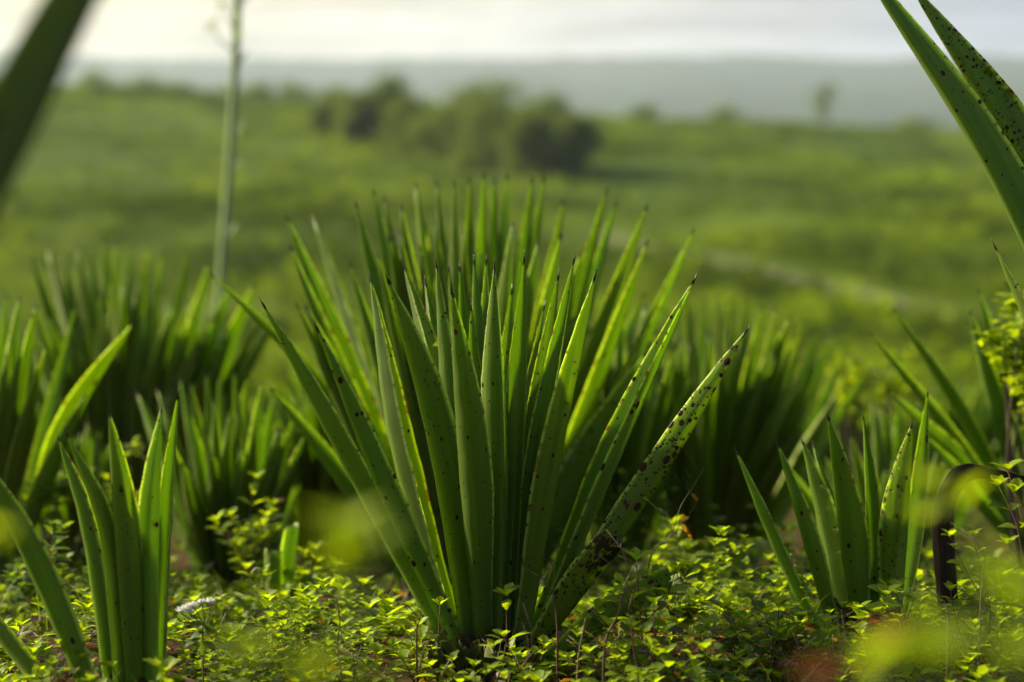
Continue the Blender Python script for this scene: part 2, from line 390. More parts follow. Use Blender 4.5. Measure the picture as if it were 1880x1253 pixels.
def agave(label, bpx, d, leaves, L=None, w=.075, cup=.5, spot=.3, spines=False, seed=1, trunk=(.05, .1), fill=0, name='agave_plant', rad=.035, nseg=20, dryskirt=0, group='agave plants of the plantation', fillh=.8):
    """leaves: dicts or tuples (tip_x, tip_y, sign_or_dz, {options}) in photo pixels"""
    rnd = random.Random(seed); B = P(bpx[0], bpx[1], d); gz = zg(B.x, B.y)
    root = thing(name, (B.x, B.y, gz), label, 'agave', group)
    # short trunk with the bracts of cut leaves
    mb = MB(); rr, hh = trunk; top = max(B.z + .02, gz + .06)
    k = 7; pts = [(B.x, B.y, gz - .08 + (top + .03 - gz + .08) * i / (k - 1)) for i in range(k)]
    tube(mb, pts, [rr * (1.15, 1, 1.05, .98, 1.0, .8, .3)[i] for i in range(k)], 14)
    for i in range(26):
        a = i * 2.399; z = gz + (top - gz) * (i / 26); o_ = Vector((math.cos(a), math.sin(a), 0)); s_ = Vector((-math.sin(a), math.cos(a), 0))
        p = Vector((B.x, B.y, z)) + o_ * rr * .9; q = p + o_ * rnd.uniform(.015, .03) + Vector((0, 0, rnd.uniform(.02, .045)))
        wv = .018; V = [p - s_ * wv, p + s_ * wv, q + s_ * wv * .5, q - s_ * wv * .5]; V += [v - o_ * .006 - Vector((0, 0, .004)) for v in V]
        mb.add([tuple(v) for v in V], [(0, 1, 2, 3), (7, 6, 5, 4), (0, 3, 7, 4), (1, 5, 6, 2), (3, 2, 6, 7), (0, 4, 5, 1)])
    mb.build('trunk', AGTRUNK, root)
    allv = []
    for it in leaves:
        o = it[3] if len(it) > 3 else {}
        allv.append((it[0], it[1], it[2], o))
    ppm = FPX / d
    for i in range(fill):                                     # leaves hidden behind the traced ones
        a = rnd.uniform(-1, 1); xs = [l[0] for l in leaves]; ys = [l[1] for l in leaves]
        fx = bpx[0] + a * (max(xs) - min(xs)) * .42; fy = bpx[1] - (bpx[1] - min(ys)) * fillh * rnd.uniform(.8, 1.12) * math.sqrt(max(.1, 1 - .45 * a * a))
        allv.append((fx, fy, rnd.choice((-1, 1, 1)), {}))
    n = len(allv)
    for i, (tx, ty, sg, o) in enumerate(allv):
        bx, by = o.get('b', (bpx[0] + (.05 if spines else .20) * (tx - bpx[0]), bpx[1]))
        if sg == 1 and rnd.random() < .4: sg = -1
        if sg in (-1, 1) and 'dz' not in o:
            dd = math.hypot(tx - bx, ty - by) / ppm; dz = math.sqrt(max(.0016, (L or .8) ** 2 - dd * dd)) * sg; dz = max(-.42, min(.42, dz))
        else: dz = o.get('dz', sg)
        tip = P(tx, ty, d + dz); b0 = P(bx, by, d)
        out = Vector((tip.x - B.x, tip.y - B.y, 0))
        if out.length < .02: out = Vector((0, -1 if dz < 0 else 1, 0))
        out.normalize(); base = b0 + out * rad
        if 'm' in o: mid = P(o['m'][0], o['m'][1], d + dz * .55); cen = [base, mid, tip]
        elif 'path' in o: cen = [base] + [P(*q) for q in o['path']] + [tip]
        else:
            LL = (tip - base).length; T = (tip - base).normalized(); Nn = (-out * T.z + Vector((0, 0, 1)) * T.dot(out)).normalized()
            cen = [base, (base + tip) / 2 - Nn * LL * rnd.uniform(.0, .020) + T.cross(Nn) * LL * rnd.uniform(-.010, .010), tip]
        ww = .83 * o.get('w', w * rnd.uniform(.82, 1.12)); ro = R(o.get('roll', rnd.uniform(22, 62) * abs(out.x) + rnd.uniform(-24, 14) * (1 - abs(out.x))))
        mbl, C, LL = agave_leaf(cen, out, ww, o.get('cup', cup * rnd.uniform(.7, 1.3)), ro, seed * 97 + i, o.get('spot', spot * rnd.uniform(.4, 1.5)) * .68, o.get('dry', 0.),
                            o.get('n', nseg), o.get('cut'), jag=1 if o.get('cut') else 0, thick=o.get('thick', .0042), wt=o.get('wt'), flank=o.get('flank', 1.), black=o.get('black', 0.), fold=o.get('fold', 0.), nu=9 if spines else 7)
        lf = mbl.build('leaf', AG, root)
        if o.get('lab'): lf['label'] = o['lab']
        if spines and not o.get('cut') and o.get('dry', 0) < .9:
            sp = spine_mb(C, ww); s_ = sp.build('spine', SPINE, lf)
    return root

# A: the central plant in focus
agave('spotted green agave in sharp focus at the centre of the picture', (900, 1195), 4.4, [
    (481, 556, 0, dict(dz=-.16, m=(640, 865), b=(845, 1200), w=.050, roll=16, spot=.25, cup=.45)),
    (580, 600, 0, dict(dz=-.36, m=(695, 905), b=(855, 1200), w=.070, roll=8, spot=.42)),
    (680, 512, 0, dict(dz=.06, m=(722, 820), b=(850, 1195), w=.062, roll=22, spot=.10, cup=.5)),
    (711, 512, 0, dict(dz=-.27, m=(790, 830), b=(868, 1200), w=.078, roll=-6, spot=.40, fold=.5)),
    (741, 488, 0, dict(dz=.10, m=(800, 780), b=(872, 1190), w=.072, spot=.3, roll=12)),
    (780, 518, 0, dict(dz=.22, m=(812, 800), b=(880, 1185), w=.060, spot=.2)),
    (801, 486, 0, dict(dz=-.05, m=(820, 810), b=(880, 1190), w=.060, roll=30, spot=.18, cup=.5)),
    (824, 490, 0, dict(dz=.30, m=(846, 800), b=(890, 1180), w=.045, spot=.1)),
    (844, 488, 0, dict(dz=.34, m=(862, 800), b=(892, 1180), w=.050, spot=.1)),
    (870, 477, 0, dict(dz=.26, m=(878, 800), b=(898, 1180), w=.056, spot=.1, roll=14)),
    (829, 535, 0, dict(dz=-.38, m=(862, 860), b=(888, 1205), w=.080, roll=-3, spot=.33, cup=.3)),
    (893, 476, 0, dict(dz=.28, m=(900, 800), b=(905, 1180), w=.050, spot=.1, roll=-35)),
    (908, 491, 0, dict(dz=-.20, m=(913, 840), b=(913, 1200), w=.070, roll=6, spot=.36, fold=.35)),
    (963, 470, 0, dict(dz=.08, m=(944, 820), b=(925, 1190), w=.056, roll=24, spot=.25)),
    (1026, 504, 0, dict(dz=.12, m=(985, 830), b=(935, 1190), w=.060, roll=18, spot=.30)),
    (1055, 474, 0, dict(dz=.02, m=(1000, 830), b=(942, 1190), w=.058, roll=36, spot=.2, cup=.5)),
    (1093, 505, 0, dict(dz=-.22, m=(1026, 850), b=(945, 1200), w=.074, roll=4, spot=.36)),
    (1276, 512, 0, dict(dz=-.02, m=(1135, 840), b=(960, 1190), w=.062, roll=14, spot=.25, cup=.45)),
    (1374, 603, 0, dict(dz=-.18, m=(1200, 895), b=(962, 1200), w=.041, roll=-36, spot=1.6, cup=.5)),
    (1136, 1004, 0, dict(dz=-.22, m=(1050, 1110), b=(955, 1215), w=.050, roll=-6, spot=1.6, cut=.60, black=.92, lab='short leaf cut off square, mottled black')),
    (1240, 1078, 0, dict(dz=-.30, m=(1110, 1150), b=(975, 1240), w=.062, roll=-24, spot=1.0, cup=.9, cut=.62, black=.70, lab='folded leaf cut off short and lying low')),
    (940, 530, 0, dict(dz=.36, w=.06)), (865, 560, 0, dict(dz=.12, w=.06)), (1000, 560, 0, dict(dz=.32, w=.06)), (760, 560, 0, dict(dz=.36, w=.06)),
    (905, 600, 0, dict(dz=.05, w=.045)),
], spines=True, nseg=40, seed=3, trunk=(.055, .1), rad=.02, group='agaves in focus at the front')

# F: front left
agave('bright green agave cut by the lower picture edge beside the white flowers', (255, 1390), 3.95, [
    (107, 803, 0, dict(dz=-.03, m=(160, 1000), b=(232, 1380), w=.040, roll=20, spot=.1, cup=.5)),
    (122, 797, 0, dict(dz=-.12, m=(190, 1010), b=(240, 1390), w=.046, roll=14, spot=.12)),
    (138, 833, 0, dict(dz=.08, m=(190, 1010), b=(245, 1390), w=.038, spot=.1)),
    (200, 758, 0, dict(dz=-.15, m=(225, 1010), b=(255, 1390), w=.052, roll=2, spot=.25, fold=.3)),
    (297, 749, 0, dict(dz=-.10, m=(286, 1010), b=(275, 1390), w=.040, roll=-4, spot=.15)),
    (327, 724, 0, dict(dz=.02, m=(306, 1010), b=(282, 1390), w=.036, roll=24, spot=.10, cup=.5)),
    (-70, 800, 0, dict(dz=-.15, m=(55, 1040), b=(225, 1390), w=.052, roll=14, spot=.15, cup=.6)),
    (-150, 960, 0, dict(dz=.10, m=(20, 1200), b=(215, 1400), w=.045)),
], spines=True, nseg=32, seed=5, trunk=(.05, .1), rad=.015, group='agaves in focus at the front')

# H: front right, young
agave('young agave of eight upright leaves rising from leafy weeds near the withered leaf', (1580, 1180), 4.6, [
    (1352, 830, 0, dict(dz=-.05, m=(1425, 1010), b=(1520, 1180), w=.042, roll=26, spot=.15, cup=.4)),
    (1428, 816, 0, dict(dz=-.10, m=(1480, 1000), b=(1545, 1180), w=.050, roll=10, spot=.12)),
    (1473, 811, 0, dict(dz=.02, m=(1510, 990), b=(1556, 1180), w=.046, roll=18, spot=.1)),
    (1493, 818, 0, dict(dz=.10, m=(1528, 990), b=(1562, 1180), w=.040, roll=20, spot=.1)),
    (1520, 765, 0, dict(dz=-.14, m=(1549, 985), b=(1582, 1185), w=.068, roll=-4, spot=.30)),
    (1585, 765, 0, dict(dz=-.02, m=(1596, 970), b=(1602, 1180), w=.040, roll=24, spot=.15, fold=.4)),
    (1674, 780, 0, dict(dz=-.12, m=(1662, 980), b=(1634, 1180), w=.058, roll=-6, spot=1.0)),
    (1704, 720, 0, dict(dz=.08, m=(1690, 960), b=(1645, 1180), w=.046, roll=14, spot=.15)),
], spines=True, nseg=28, seed=8, trunk=(.04, .1), rad=.012, group='agaves in focus at the front')

# K: large plant on the right whose leaves enter at the top corner, with the withered leaf
agave('tall agave beyond the picture edge with long leaves crossing the upper corner', (2230, 1235), 4.3, [
    (1560, -100, 0, dict(dz=-.10, m=(1868, 425), b=(2200, 1220), w=.094, roll=58, spot=.42, cup=.35)),
    (1668, -35, 0, dict(dz=.06, m=(1905, 400), b=(2210, 1220), w=.100, roll=58, spot=1.45, cup=.3)),
    (1826, 452, 0, dict(dz=.12, m=(1960, 780), b=(2190, 1230), w=.066, roll=10, spot=.2)),
    (1985, -160, 1), (2120, -230, 1), (2250, -260, 1), (2380, -230, 1), (2200, -120, -1), (2480, -100, 1), (2600, 60, -1), (2700, 300, -1), (2420, 0, -1), (2320, -80, 0, dict(dz=.1)),
    (1746, 1110, 0, dict(dz=-.12, b=(2180, 1230), path=[(2060, 1010, 4.25), (1940, 900, 4.2), (1870, 881, 4.18), (1812, 872, 4.18), (1768, 882, 4.18), (1742, 940, 4.18), (1742, 1020, 4.18)], w=.052, roll=98, cup=.15, dry=1., n=60, cut=.9, thick=.0025, wt=[.6, .5, .4, .3, .42, 1.0, 1.0, .95, .85, .8, .8], lab='withered black leaf arched over and hanging down')),
], L=1.42, spines=True, nseg=36, seed=11, trunk=(.08, .1), rad=.04, w=.1, group='agaves in focus at the front')

# B: large plant right behind the central one
agave('large agave directly behind the central one with tips blurred against the field', (868, 1095), 6.1, [
    (524, 395, -1, dict(w=.075)), (530, 450, -1, dict(w=.07)), (573, 395, 1), (652, 370, 1), (684, 345, 1), (705, 360, 1), (735, 375, 1), (762, 335, 1, dict(w=.07)), (799, 330, 1, dict(w=.07)),
    (834, 330, 1, dict(w=.07)), (862, 325, 1, dict(w=.07)), (889, 315, 1), (908, 325, 1, dict(w=.07)), (932, 318, 1), (978, 325, 1), (1000, 322, 1), (1036, 365, 1, dict(w=.075)),
    (942, 405, -1), (1116, 345, 1), (1133, 370, 1), (1190, 375, 1), (1190, 440, -1, dict(w=.065)), (1276, 418, -1, dict(w=.07)), (385, 500, -1, dict(w=.06, m=(600, 745))),
    (560, 560, -1), (640, 480, -1), (720, 430, -1), (990, 440, -1), (1070, 460, -1), (850, 420, -1), (770, 450, -1)],
    L=1.06, w=.073, seed=21, fill=20, spot=.25, trunk=(.08, .1), nseg=18, group='agaves blurred behind')
# G1
agave('narrow agave in shade between the central plant and the dense one behind', (1110, 1075), 6.6, [
    (1010, 560, 1), (1050, 545, 1), (1080, 580, -1), (1105, 560, 1), (1140, 545, 1), (1160, 600, -1), (1185, 560, 1), (1215, 590, 1), (1245, 620, -1), (1060, 640, -1), (1120, 650, -1), (1190, 680, -1), (1000, 650, 1), (1270, 690, -1)],
    L=.84, w=.066, seed=22, fill=12, trunk=(.06, .1), nseg=16, group='agaves blurred behind')
# G
agave('dense many leaved agave fanning out behind the spotted right leaves of the central plant', (1300, 1060), 7.4, [
    (1180, 560, 1), (1215, 545, 1), (1240, 555, 1), (1262, 540, 1), (1290, 545, 1), (1318, 540, 1), (1345, 550, 1), (1372, 550, 1), (1400, 560, 1), (1425, 565, 1), (1452, 580, 1), (1478, 590, 1), (1505, 600, 1), (1535, 612, 1), (1556, 640, 1), (1592, 680, 1),
    (1500, 660, -1), (1450, 640, -1), (1410, 650, -1), (1360, 620, -1), (1300, 610, -1), (1250, 620, -1), (1200, 640, -1), (1540, 720, -1), (1470, 700, -1), (1150, 640, 1), (1120, 600, 1)],
    L=.98, w=.068, seed=23, fill=30, trunk=(.08, .1), nseg=16, group='agaves blurred behind')
# C
agave('broad agave on a dark stump in front of the tall flower mast', (232, 975), 8.0, [
    (57, 470, 1), (85, 455, 1), (112, 460, 1), (140, 452, 1), (163, 448, 1), (190, 440, 1), (212, 442, 1), (240, 448, 1), (272, 452, 1), (300, 462, 1), (345, 462, 1), (385, 480, 1), (425, 520, 1), (470, 520, -1), (495, 555, -1), (508, 590, -1),
    (120, 560, -1), (60, 560, -1), (180, 540, -1), (250, 540, -1), (320, 560, -1), (380, 580, -1), (430, 610, -1), (30, 640, -1)],
    L=1.12, w=.082, seed=24, fill=26, trunk=(.11, .3), nseg=16, group='agaves blurred behind')
# D
agave('low shaded agave behind the white flowers with closely packed leaves', (430, 1110), 6.4, [
    (252, 722, 1), (288, 715, 1), (330, 695, 1), (350, 700, -1), (378, 685, 1), (402, 690, 1), (430, 680, 1), (455, 690, 1), (482, 700, 1), (505, 715, 1), (548, 740, 1), (560, 800, -1), (300, 790, -1), (350, 760, -1), (420, 760, -1), (470, 770, -1), (520, 790, -1)],
    L=.64, w=.064, seed=25, fill=24, trunk=(.07, .1), nseg=16, group='agaves blurred behind')
# E
agave('agave cut by the picture edge with one long pale leaf slanting across', (-30, 1050), 6.3, [
    (-40, 560, 1), (-10, 540, 1), (12, 540, 1), (36, 545, 1), (62, 575, 1), (68, 560, -1), (140, 560, 1, dict(w=.055)), (246, 592, -1, dict(w=.075, roll=30, m=(130, 790))), (20, 620, -1), (40, 640, -1), (-60, 600, -1), (-100, 560, 1), (-180, 600, -1), (-240, 650, 1)],
    L=.78, w=.066, seed=26, fill=6, trunk=(.07, .1), nseg=16, group='agaves blurred behind')
# J
agave('blurred agave by the yellow green bush with long leaves splayed toward the field', (1985, 1050), 6.2, [
    (1638, 565, -1, dict(w=.05, m=(1775, 790))), (1596, 610, -1, dict(w=.055, m=(1760, 830))), (1628, 715, -1, dict(w=.06, m=(1780, 880))), (1795, 530, 1, dict(w=.06)), (1780, 570, 1, dict(w=.085)), (1820, 560, 1, dict(w=.07)), (1860, 600, 1), (1900, 520, 1), (1950, 500, 1), (2010, 500, 1),
    (2080, 540, 1), (2150, 600, 1), (2230, 660, -1), (1700, 800, -1), (1850, 740, -1)],
    L=.86, w=.066, seed=27, fill=5, trunk=(.07, .1), nseg=18, group='agaves blurred behind')
# I
agave('small blurred agave just behind the young one with its leaves crossing', (1650, 1090), 6.6, [
    (1440, 850, 1), (1530, 770, 1), (1562, 800, -1), (1600, 735, 1), (1625, 745, 1), (1650, 735, 1), (1680, 760, 1), (1720, 760, 1), (1770, 800, 1), (1590, 830, -1), (1660, 820, -1), (1810, 850, -1)],
    L=.55, w=.06, seed=28, fill=8, trunk=(.06, .1), nseg=14, group='agaves blurred behind')
# M
agave('stunted agave with leaves cut short beside the low shaded agave', (520, 1160), 5.4, [
    (548, 965, 0, dict(dz=-.05, cut=.6, w=.05, black=.6, roll=10, m=(538, 1070))), (505, 1015, 0, dict(dz=-.1, cut=.6, w=.05, black=.7, roll=25, m=(505, 1100))), (455, 1100, 0, dict(dz=-.15, w=.05)), (580, 1060, 0, dict(dz=-.1, w=.04, cut=.6)), (430, 1090, 0, dict(dz=.1, w=.05)), (600, 1130, 0, dict(dz=.1, w=.04))],
    w=.05, seed=29, trunk=(.05, .1), nseg=16, group='agaves blurred behind')
# farther plants that fill the gaps between the rows
for i, (px, py, d, ty, sx, lab) in enumerate([
        (600, 1075, 7.3, 700, 120, 'shaded agave filling the gap beside the outer left leaves of the central plant'),
        (150, 1085, 7.2, 790, 90, 'low dark agave in the shade behind the front agave blades'),
        (745, 1085, 7.6, 700, 110, 'shaded agave glimpsed between the outer left leaves of the central plant'),
        (640, 905, 10.5, 640, 150, 'distant agave showing through the gap behind the central plant'),
        (1500, 900, 11.5, 700, 150, 'distant agave behind the small blurred one near the yellow bush'),
        (60, 940, 11.0, 620, 140, 'distant agave in shade behind the plant at the edge'),
        (1750, 905, 11.0, 700, 150, 'distant agave under the splayed leaves by the bush')]):
    rr = random.Random(60 + i)
    agave(lab, (px, py), d, [(px + sx * (k / 8 - 1), ty + 60 * (k / 8 - 1) ** 2 + rr.uniform(-15, 15), rr.choice((-1, 1))) for k in range(17)],
          L=.74, w=.072, seed=50 + i, fill=8, trunk=(.08, .1), nseg=12, group='agaves blurred behind')
# L: plant close to the lens
agave('dark agave very close to the lens with blurred leaves in the upper corner', (-1240, 2580), 1.9, [
    (425, -560, 0, dict(dz=.0, m=(-380, 1000), b=(-1175, 2580), w=.100, roll=76, spot=.1, cup=.1, flank=.05, dry=.4)),  # dry browning here puts the blade's shade into its colour
    (95, -400, 0, dict(dz=-.05, m=(-525, 960), b=(-1200, 2580), w=.096, roll=76, spot=.1, cup=.1, flank=.05, dry=.4)),  # shade painted in through dry, as on the leaf above
    (-300, -500, 0, dict(dz=.1)), (-900, -700, 0, dict(dz=.2)), (-1300, -700, 0, dict(dz=-.1)), (-1800, -600, 0, dict(dz=.1)), (-2400, -200, 0, dict(dz=0)), (-1100, -550, 0, dict(dz=.35)), (-2600, 800, 0, dict(dz=.1)), (-2200, 200, 0, dict(dz=-.3)),
], spines=True, nseg=30, w=.085, seed=31, trunk=(.09, .1), rad=.03, group='agaves close to the lens')

# ------------------------------------------------------------------ small leaves and weeds
def leaf_tpl(rows=6, teeth=True, wid=.42, seed=0):
    """obovate toothed blade of unit length along +Y, folded a little on the midrib"""
    rnd = random.Random(seed); V = []; L = []; F = []
    for i in range(rows + 1):
        t = i / rows; w = wid * (math.sin(PI * min(1, t ** 1.25 * .96 + .02)) ** .8) * (1.0 if t < 1 else 0)
        if i == 0: w = .02
        if i == rows: w = .015
        if teeth and 0 < i < rows: w *= (1.10 if i % 2 else .88)
        dr = -.22 * t * t; V += [(-w, t - .05 * (i % 2), .14 * w + dr + .05 * w), (0, t, dr), (w, t - .05 * (i % 2), .14 * w + dr + .05 * w)]
        V[-3] = (V[-3][0], V[-3][1], dr + .35 * w); V[-1] = (V[-1][0], V[-1][1], dr + .35 * w)
        L += [(-1, t, 0), (0, t, 0), (1, t, 0)]
    for i in range(rows):
        a = 3 * i; F += [(a, a + 1, a + 4, a + 3), (a + 1, a + 2, a + 5, a + 4)]
    return np.array(V), F, np.array(L, float)
TPL = [leaf_tpl(6, True, .36, 1), leaf_tpl(8, True, .30, 2), leaf_tpl(4, False, .40, 3), leaf_tpl(5, False, .16, 4)]
LOWT = leaf_tpl(2, False, .38, 5)
def frame(dirv, up):
    y = dirv.normalized(); x = y.cross(up)
    if x.length < .05: x = y.cross(Vector((1, .2, 0)))
    x.normalize(); z = x.cross(y); return np.array([x, y, z])
def put_leaf(mb, tpl, p, dirv, up, size, tint, red=0.):
    V, F, L = tpl; M = frame(dirv, up); W_ = (V * size) @ M + np.array(p)
    mb.add(W_, F, None, (tint, red, 0, 0), L)

def sprig_into(fm, sm, base, top, lsize, rnd, tpls=(0, 1), pairs=5, rad=.0016, branch=0, red=.02, bend=.12, start=.25, curl=.0, tb=1.0):
    base = Vector(base); top = Vector(top); H = (top - base).length
    side = Vector((rnd.uniform(-1, 1), rnd.uniform(-1, 1), 0)) * H * bend
    c = spline([base, base.lerp(top, .5) + side, top], 8)
    if sm is not None: tube(sm, c, [rad * (1.2 - .8 * i / 7) for i in range(8)], 5)
    ang = rnd.uniform(0, 6.3)
    for k in range(pairs):
        t = start + (1 - start) * (k + .5 * rnd.random()) / max(1, pairs - 1); t = min(1, t); x = t * 7; i = min(6, int(x)); p = c[i].lerp(c[i + 1], x - i)
        ax = (c[i + 1] - c[i]).normalized(); ang += 1.57 + rnd.uniform(-.3, .3)
        for s in range(2):
            a = ang + PI * s; h = Vector((math.cos(a), math.sin(a), 0)); lift = rnd.uniform(.1, .8) + .5 * (t > .85)
            dv = (h + ax * lift).normalized(); sz = lsize * rnd.uniform(.65, 1.15) * (1 if t < .8 else .75)
            put_leaf(fm, TPL[rnd.choice(tpls)], p + dv * sz * .12, dv, Vector((rnd.uniform(-.3, .3), rnd.uniform(-.3, .3), 1)), sz, rnd.random() * tb, 1.0 if rnd.random() < red else 0)
    for s in range(3):
        a = ang + 2.1 * s; h = Vector((math.cos(a), math.sin(a), 0)); dv = (h * .8 + Vector((0, 0, 1))).normalized()
        put_leaf(fm, TPL[tpls[0]], top, dv, Vector((0, 0, 1)), lsize * .7 * rnd.uniform(.7, 1.1), rnd.uniform(.5, 1) * tb, 0)
    for b in range(branch):
        t = rnd.uniform(.25, .7); x = t * 7; i = min(6, int(x)); p = c[i]; a = rnd.uniform(0, 6.3)
        q = p + Vector((math.cos(a) * .5, math.sin(a) * .5, .75)).normalized() * H * rnd.uniform(.3, .55)
        sprig_into(fm, sm, p, q, lsize * .85, rnd, tpls, max(2, pairs - 2), rad * .7, 0, red, bend, .35)

WG = 'leafy weeds at the foot of the agaves'
def weed(label, top, d, lsize=.026, pairs=5, branch=2, seed=0, tpls=(0, 1), base=None, mat=None, stem=None, red=.02, rad=.0018, group=WG, name='leafy_weed', extra=(), cat='weed', h=None):
    rnd = random.Random(seed); T = P(top[0], top[1], d); lsize *= 1.25 if d > 3 else 1
    bx = T.x + rnd.uniform(-.04, .04) if base is None else P(base, 1200, d).x
    by = T.y + rnd.uniform(-.04, .04); B = Vector((bx, by, zg(bx, by) - .01))
    root = thing(name, (B.x, B.y, B.z), label, cat, group)
    fm, sm = MB(), MB(); sprig_into(fm, sm, B, T, lsize, rnd, tpls, pairs, rad, branch, red)
    for e in extra:
        q = P(e[0], e[1], d + (e[2] if len(e) > 2 else 0)); sprig_into(fm, sm, B.lerp(T, .3), q, lsize, rnd, tpls, pairs, rad * .8, 1 if d > 3 else 0, red)
    sm.build('stem', stem or STEM, root); fm.build('foliage', mat or WEED, root)
    return root

weeds = [
    ('pale leafy weed with a toothed rosette in front of the central agave base', (930, 1095), 4.15, dict(lsize=.034, pairs=4, branch=0, seed=1, tpls=(1,))),
    ('small weed pressed against the lower left leaves of the central agave', (808, 1112), 4.2, dict(lsize=.024, pairs=3, branch=0, seed=2)),
    ('leafy weed below the white flowers beside the front agave leaves', (112, 1155), 3.9, dict(lsize=.026, pairs=4, branch=2, seed=3, extra=[(60, 1200), (150, 1210)])),
    ('bright low weed between the red upright stem and the central agave', (665, 1180), 4.1, dict(lsize=.026, pairs=4, branch=2, seed=4, extra=[(690, 1200)])),
    ('round leaved weed at the foot of the outer left agave leaf', (752, 1165), 4.15, dict(lsize=.028, pairs=4, branch=3, seed=5, extra=[(770, 1150), (720, 1190)])),
    ('tall leafy weed with a dark stem beside the black mottled cut leaf', (1168, 1030), 4.1, dict(lsize=.034, pairs=4, branch=1, seed=6, tpls=(1, 0), extra=[(1200, 1060), (1140, 1075)])),
    ('sprawling weed in front of the folded cut leaf', (1200, 1110), 4.0, dict(lsize=.026, pairs=5, branch=3, seed=7, extra=[(1120, 1150), (1150, 1190), (1080, 1200)])),
    ('weed with drooping leaves under the agave leaf cut off square', (1095, 1115), 4.2, dict(lsize=.026, pairs=3, branch=1, seed=8)),
    ('weed growing between the central agave and the dry twigs', (1000, 1185), 4.1, dict(lsize=.024, pairs=4, branch=2, seed=9, extra=[(960, 1210), (1035, 1210)])),
    ('thin upright weed in the gap beside the long pale curved twig', (1285, 1165), 4.1, dict(lsize=.022, pairs=4, branch=1, seed=10)),
    ('low weed below the long pale curved twig', (1235, 1225), 4.0, dict(lsize=.024, pairs=4, branch=2, seed=11, extra=[(1310, 1215)])),
    ('small weed with two stems in front of the young agave shoots', (1375, 1175), 4.1, dict(lsize=.022, pairs=4, branch=2, seed=12, extra=[(1350, 1215)])),
    ('bushy weed with large bright leaves at the foot of the young agave', (1430, 1115), 4.2, dict(lsize=.034, pairs=5, branch=3, seed=13, extra=[(1405, 1130), (1470, 1140), (1455, 1180)])),
    ('large leaved weed in front of the young agave centre', (1515, 1145), 4.15, dict(lsize=.034, pairs=5, branch=3, seed=14, extra=[(1540, 1175), (1495, 1190)])),
    ('upright weed under the spotted leaf of the young agave', (1628, 1095), 4.25, dict(lsize=.034, pairs=4, branch=2, seed=15, tpls=(2, 0), extra=[(1655, 1100), (1605, 1130)])),
    ('feathery weed between the young agave and the withered leaf', (1690, 1105), 4.3, dict(lsize=.028, pairs=5, branch=3, seed=16, extra=[(1715, 1140), (1665, 1150)])),
    ('weed with dark twigs at the tip of the withered leaf', (1785, 985), 4.1, dict(lsize=.026, pairs=6, branch=3, seed=17, extra=[(1745, 1085), (1810, 1060)])),
    ('weed sprays crossing the picture edge over the withered leaf', (1850, 865), 4.0, dict(lsize=.034, pairs=3, branch=1, seed=18, base=1960, extra=[(1862, 905)])),
    ('bristly weed in the corner below the withered leaf', (1830, 1130), 4.0, dict(lsize=.026, pairs=6, branch=4, seed=19, tpls=(3, 1), extra=[(1860, 1170), (1790, 1160)])),
    ('low dark weed at the picture bottom under the front agave', (205, 1225), 3.9, dict(lsize=.022, pairs=3, branch=1, seed=20)),
    ('ground hugging weed at the picture bottom by the winding tendril', (560, 1245), 4.0, dict(lsize=.024, pairs=3, branch=2, seed=21, extra=[(500, 1240)])),
    ('weed at the picture bottom centre below the dry leaf stubs', (830, 1215), 4.0, dict(lsize=.026, pairs=4, branch=2, seed=22, extra=[(870, 1225), (790, 1225)])),
    ('small weed in front of the central agave with pale new leaves', (925, 1170), 4.05, dict(lsize=.024, pairs=3, branch=2, seed=23, extra=[(905, 1190)])),
    ('tall weed with toothed leaves standing behind the folded cut leaf', (1262, 1045), 4.45, dict(lsize=.034, pairs=6, branch=4, seed=51, extra=[(1225, 1090), (1290, 1110)])),
    ('leafy weed in front of the gap between the central and the young agave', (1330, 1120), 4.3, dict(lsize=.032, pairs=6, branch=4, seed=52, extra=[(1300, 1150), (1365, 1140)])),
    ('dense weed clump between the withered leaf and the blurred corner shoot', (1760, 1080), 4.25, dict(lsize=.034, pairs=6, branch=5, seed=53, extra=[(1720, 1110), (1800, 1120), (1840, 1060)])),
    ('leafy weed rising between the white flowers and the central agave', (560, 1120), 4.5, dict(lsize=.032, pairs=6, branch=4, seed=54, extra=[(520, 1150), (600, 1150)])),
    ('leafy weed at the picture edge under the slanting front blades', (40, 1150), 4.2, dict(lsize=.032, pairs=6, branch=4, seed=55, extra=[(20, 1190), (80, 1200)])),
    ('tangle of weed at the picture bottom beside the red blurred flower', (1560, 1220), 4.0, dict(lsize=.026, pairs=4, branch=3, seed=24, extra=[(1600, 1205)])),
    # behind, softly blurred
    ('blurred leafy shrub between the shaded agave and the central one', (470, 880), 5.6, dict(lsize=.034, pairs=8, branch=6, seed=31, name='leafy_shrub', extra=[(500, 930), (450, 980)])),
    ('blurred low shrub behind the winding tendril', (580, 1010), 5.4, dict(lsize=.034, pairs=6, branch=5, seed=32, name='leafy_shrub', extra=[(560, 1060), (620, 1040)])),
    ('blurred shrub behind the folded cut leaf of the central agave', (1235, 965), 5.3, dict(lsize=.036, pairs=7, branch=6, seed=33, name='leafy_shrub', extra=[(1265, 1010), (1200, 1030)])),
    ('blurred shrub in shade below the dense fan shaped agave', (1330, 1060), 5.3, dict(lsize=.034, pairs=6, branch=5, seed=34, name='leafy_shrub', extra=[(1290, 1090), (1370, 1090)])),
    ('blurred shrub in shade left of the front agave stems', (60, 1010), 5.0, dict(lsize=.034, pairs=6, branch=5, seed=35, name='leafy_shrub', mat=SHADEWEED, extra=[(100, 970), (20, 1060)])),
]
for lab, top, d, kw in weeds:
    if kw.get('name') == 'leafy_shrub': kw['cat'] = 'shrub'; kw['group'] = 'shrubs growing between the agave rows'
    weed(lab, top, d, **kw)

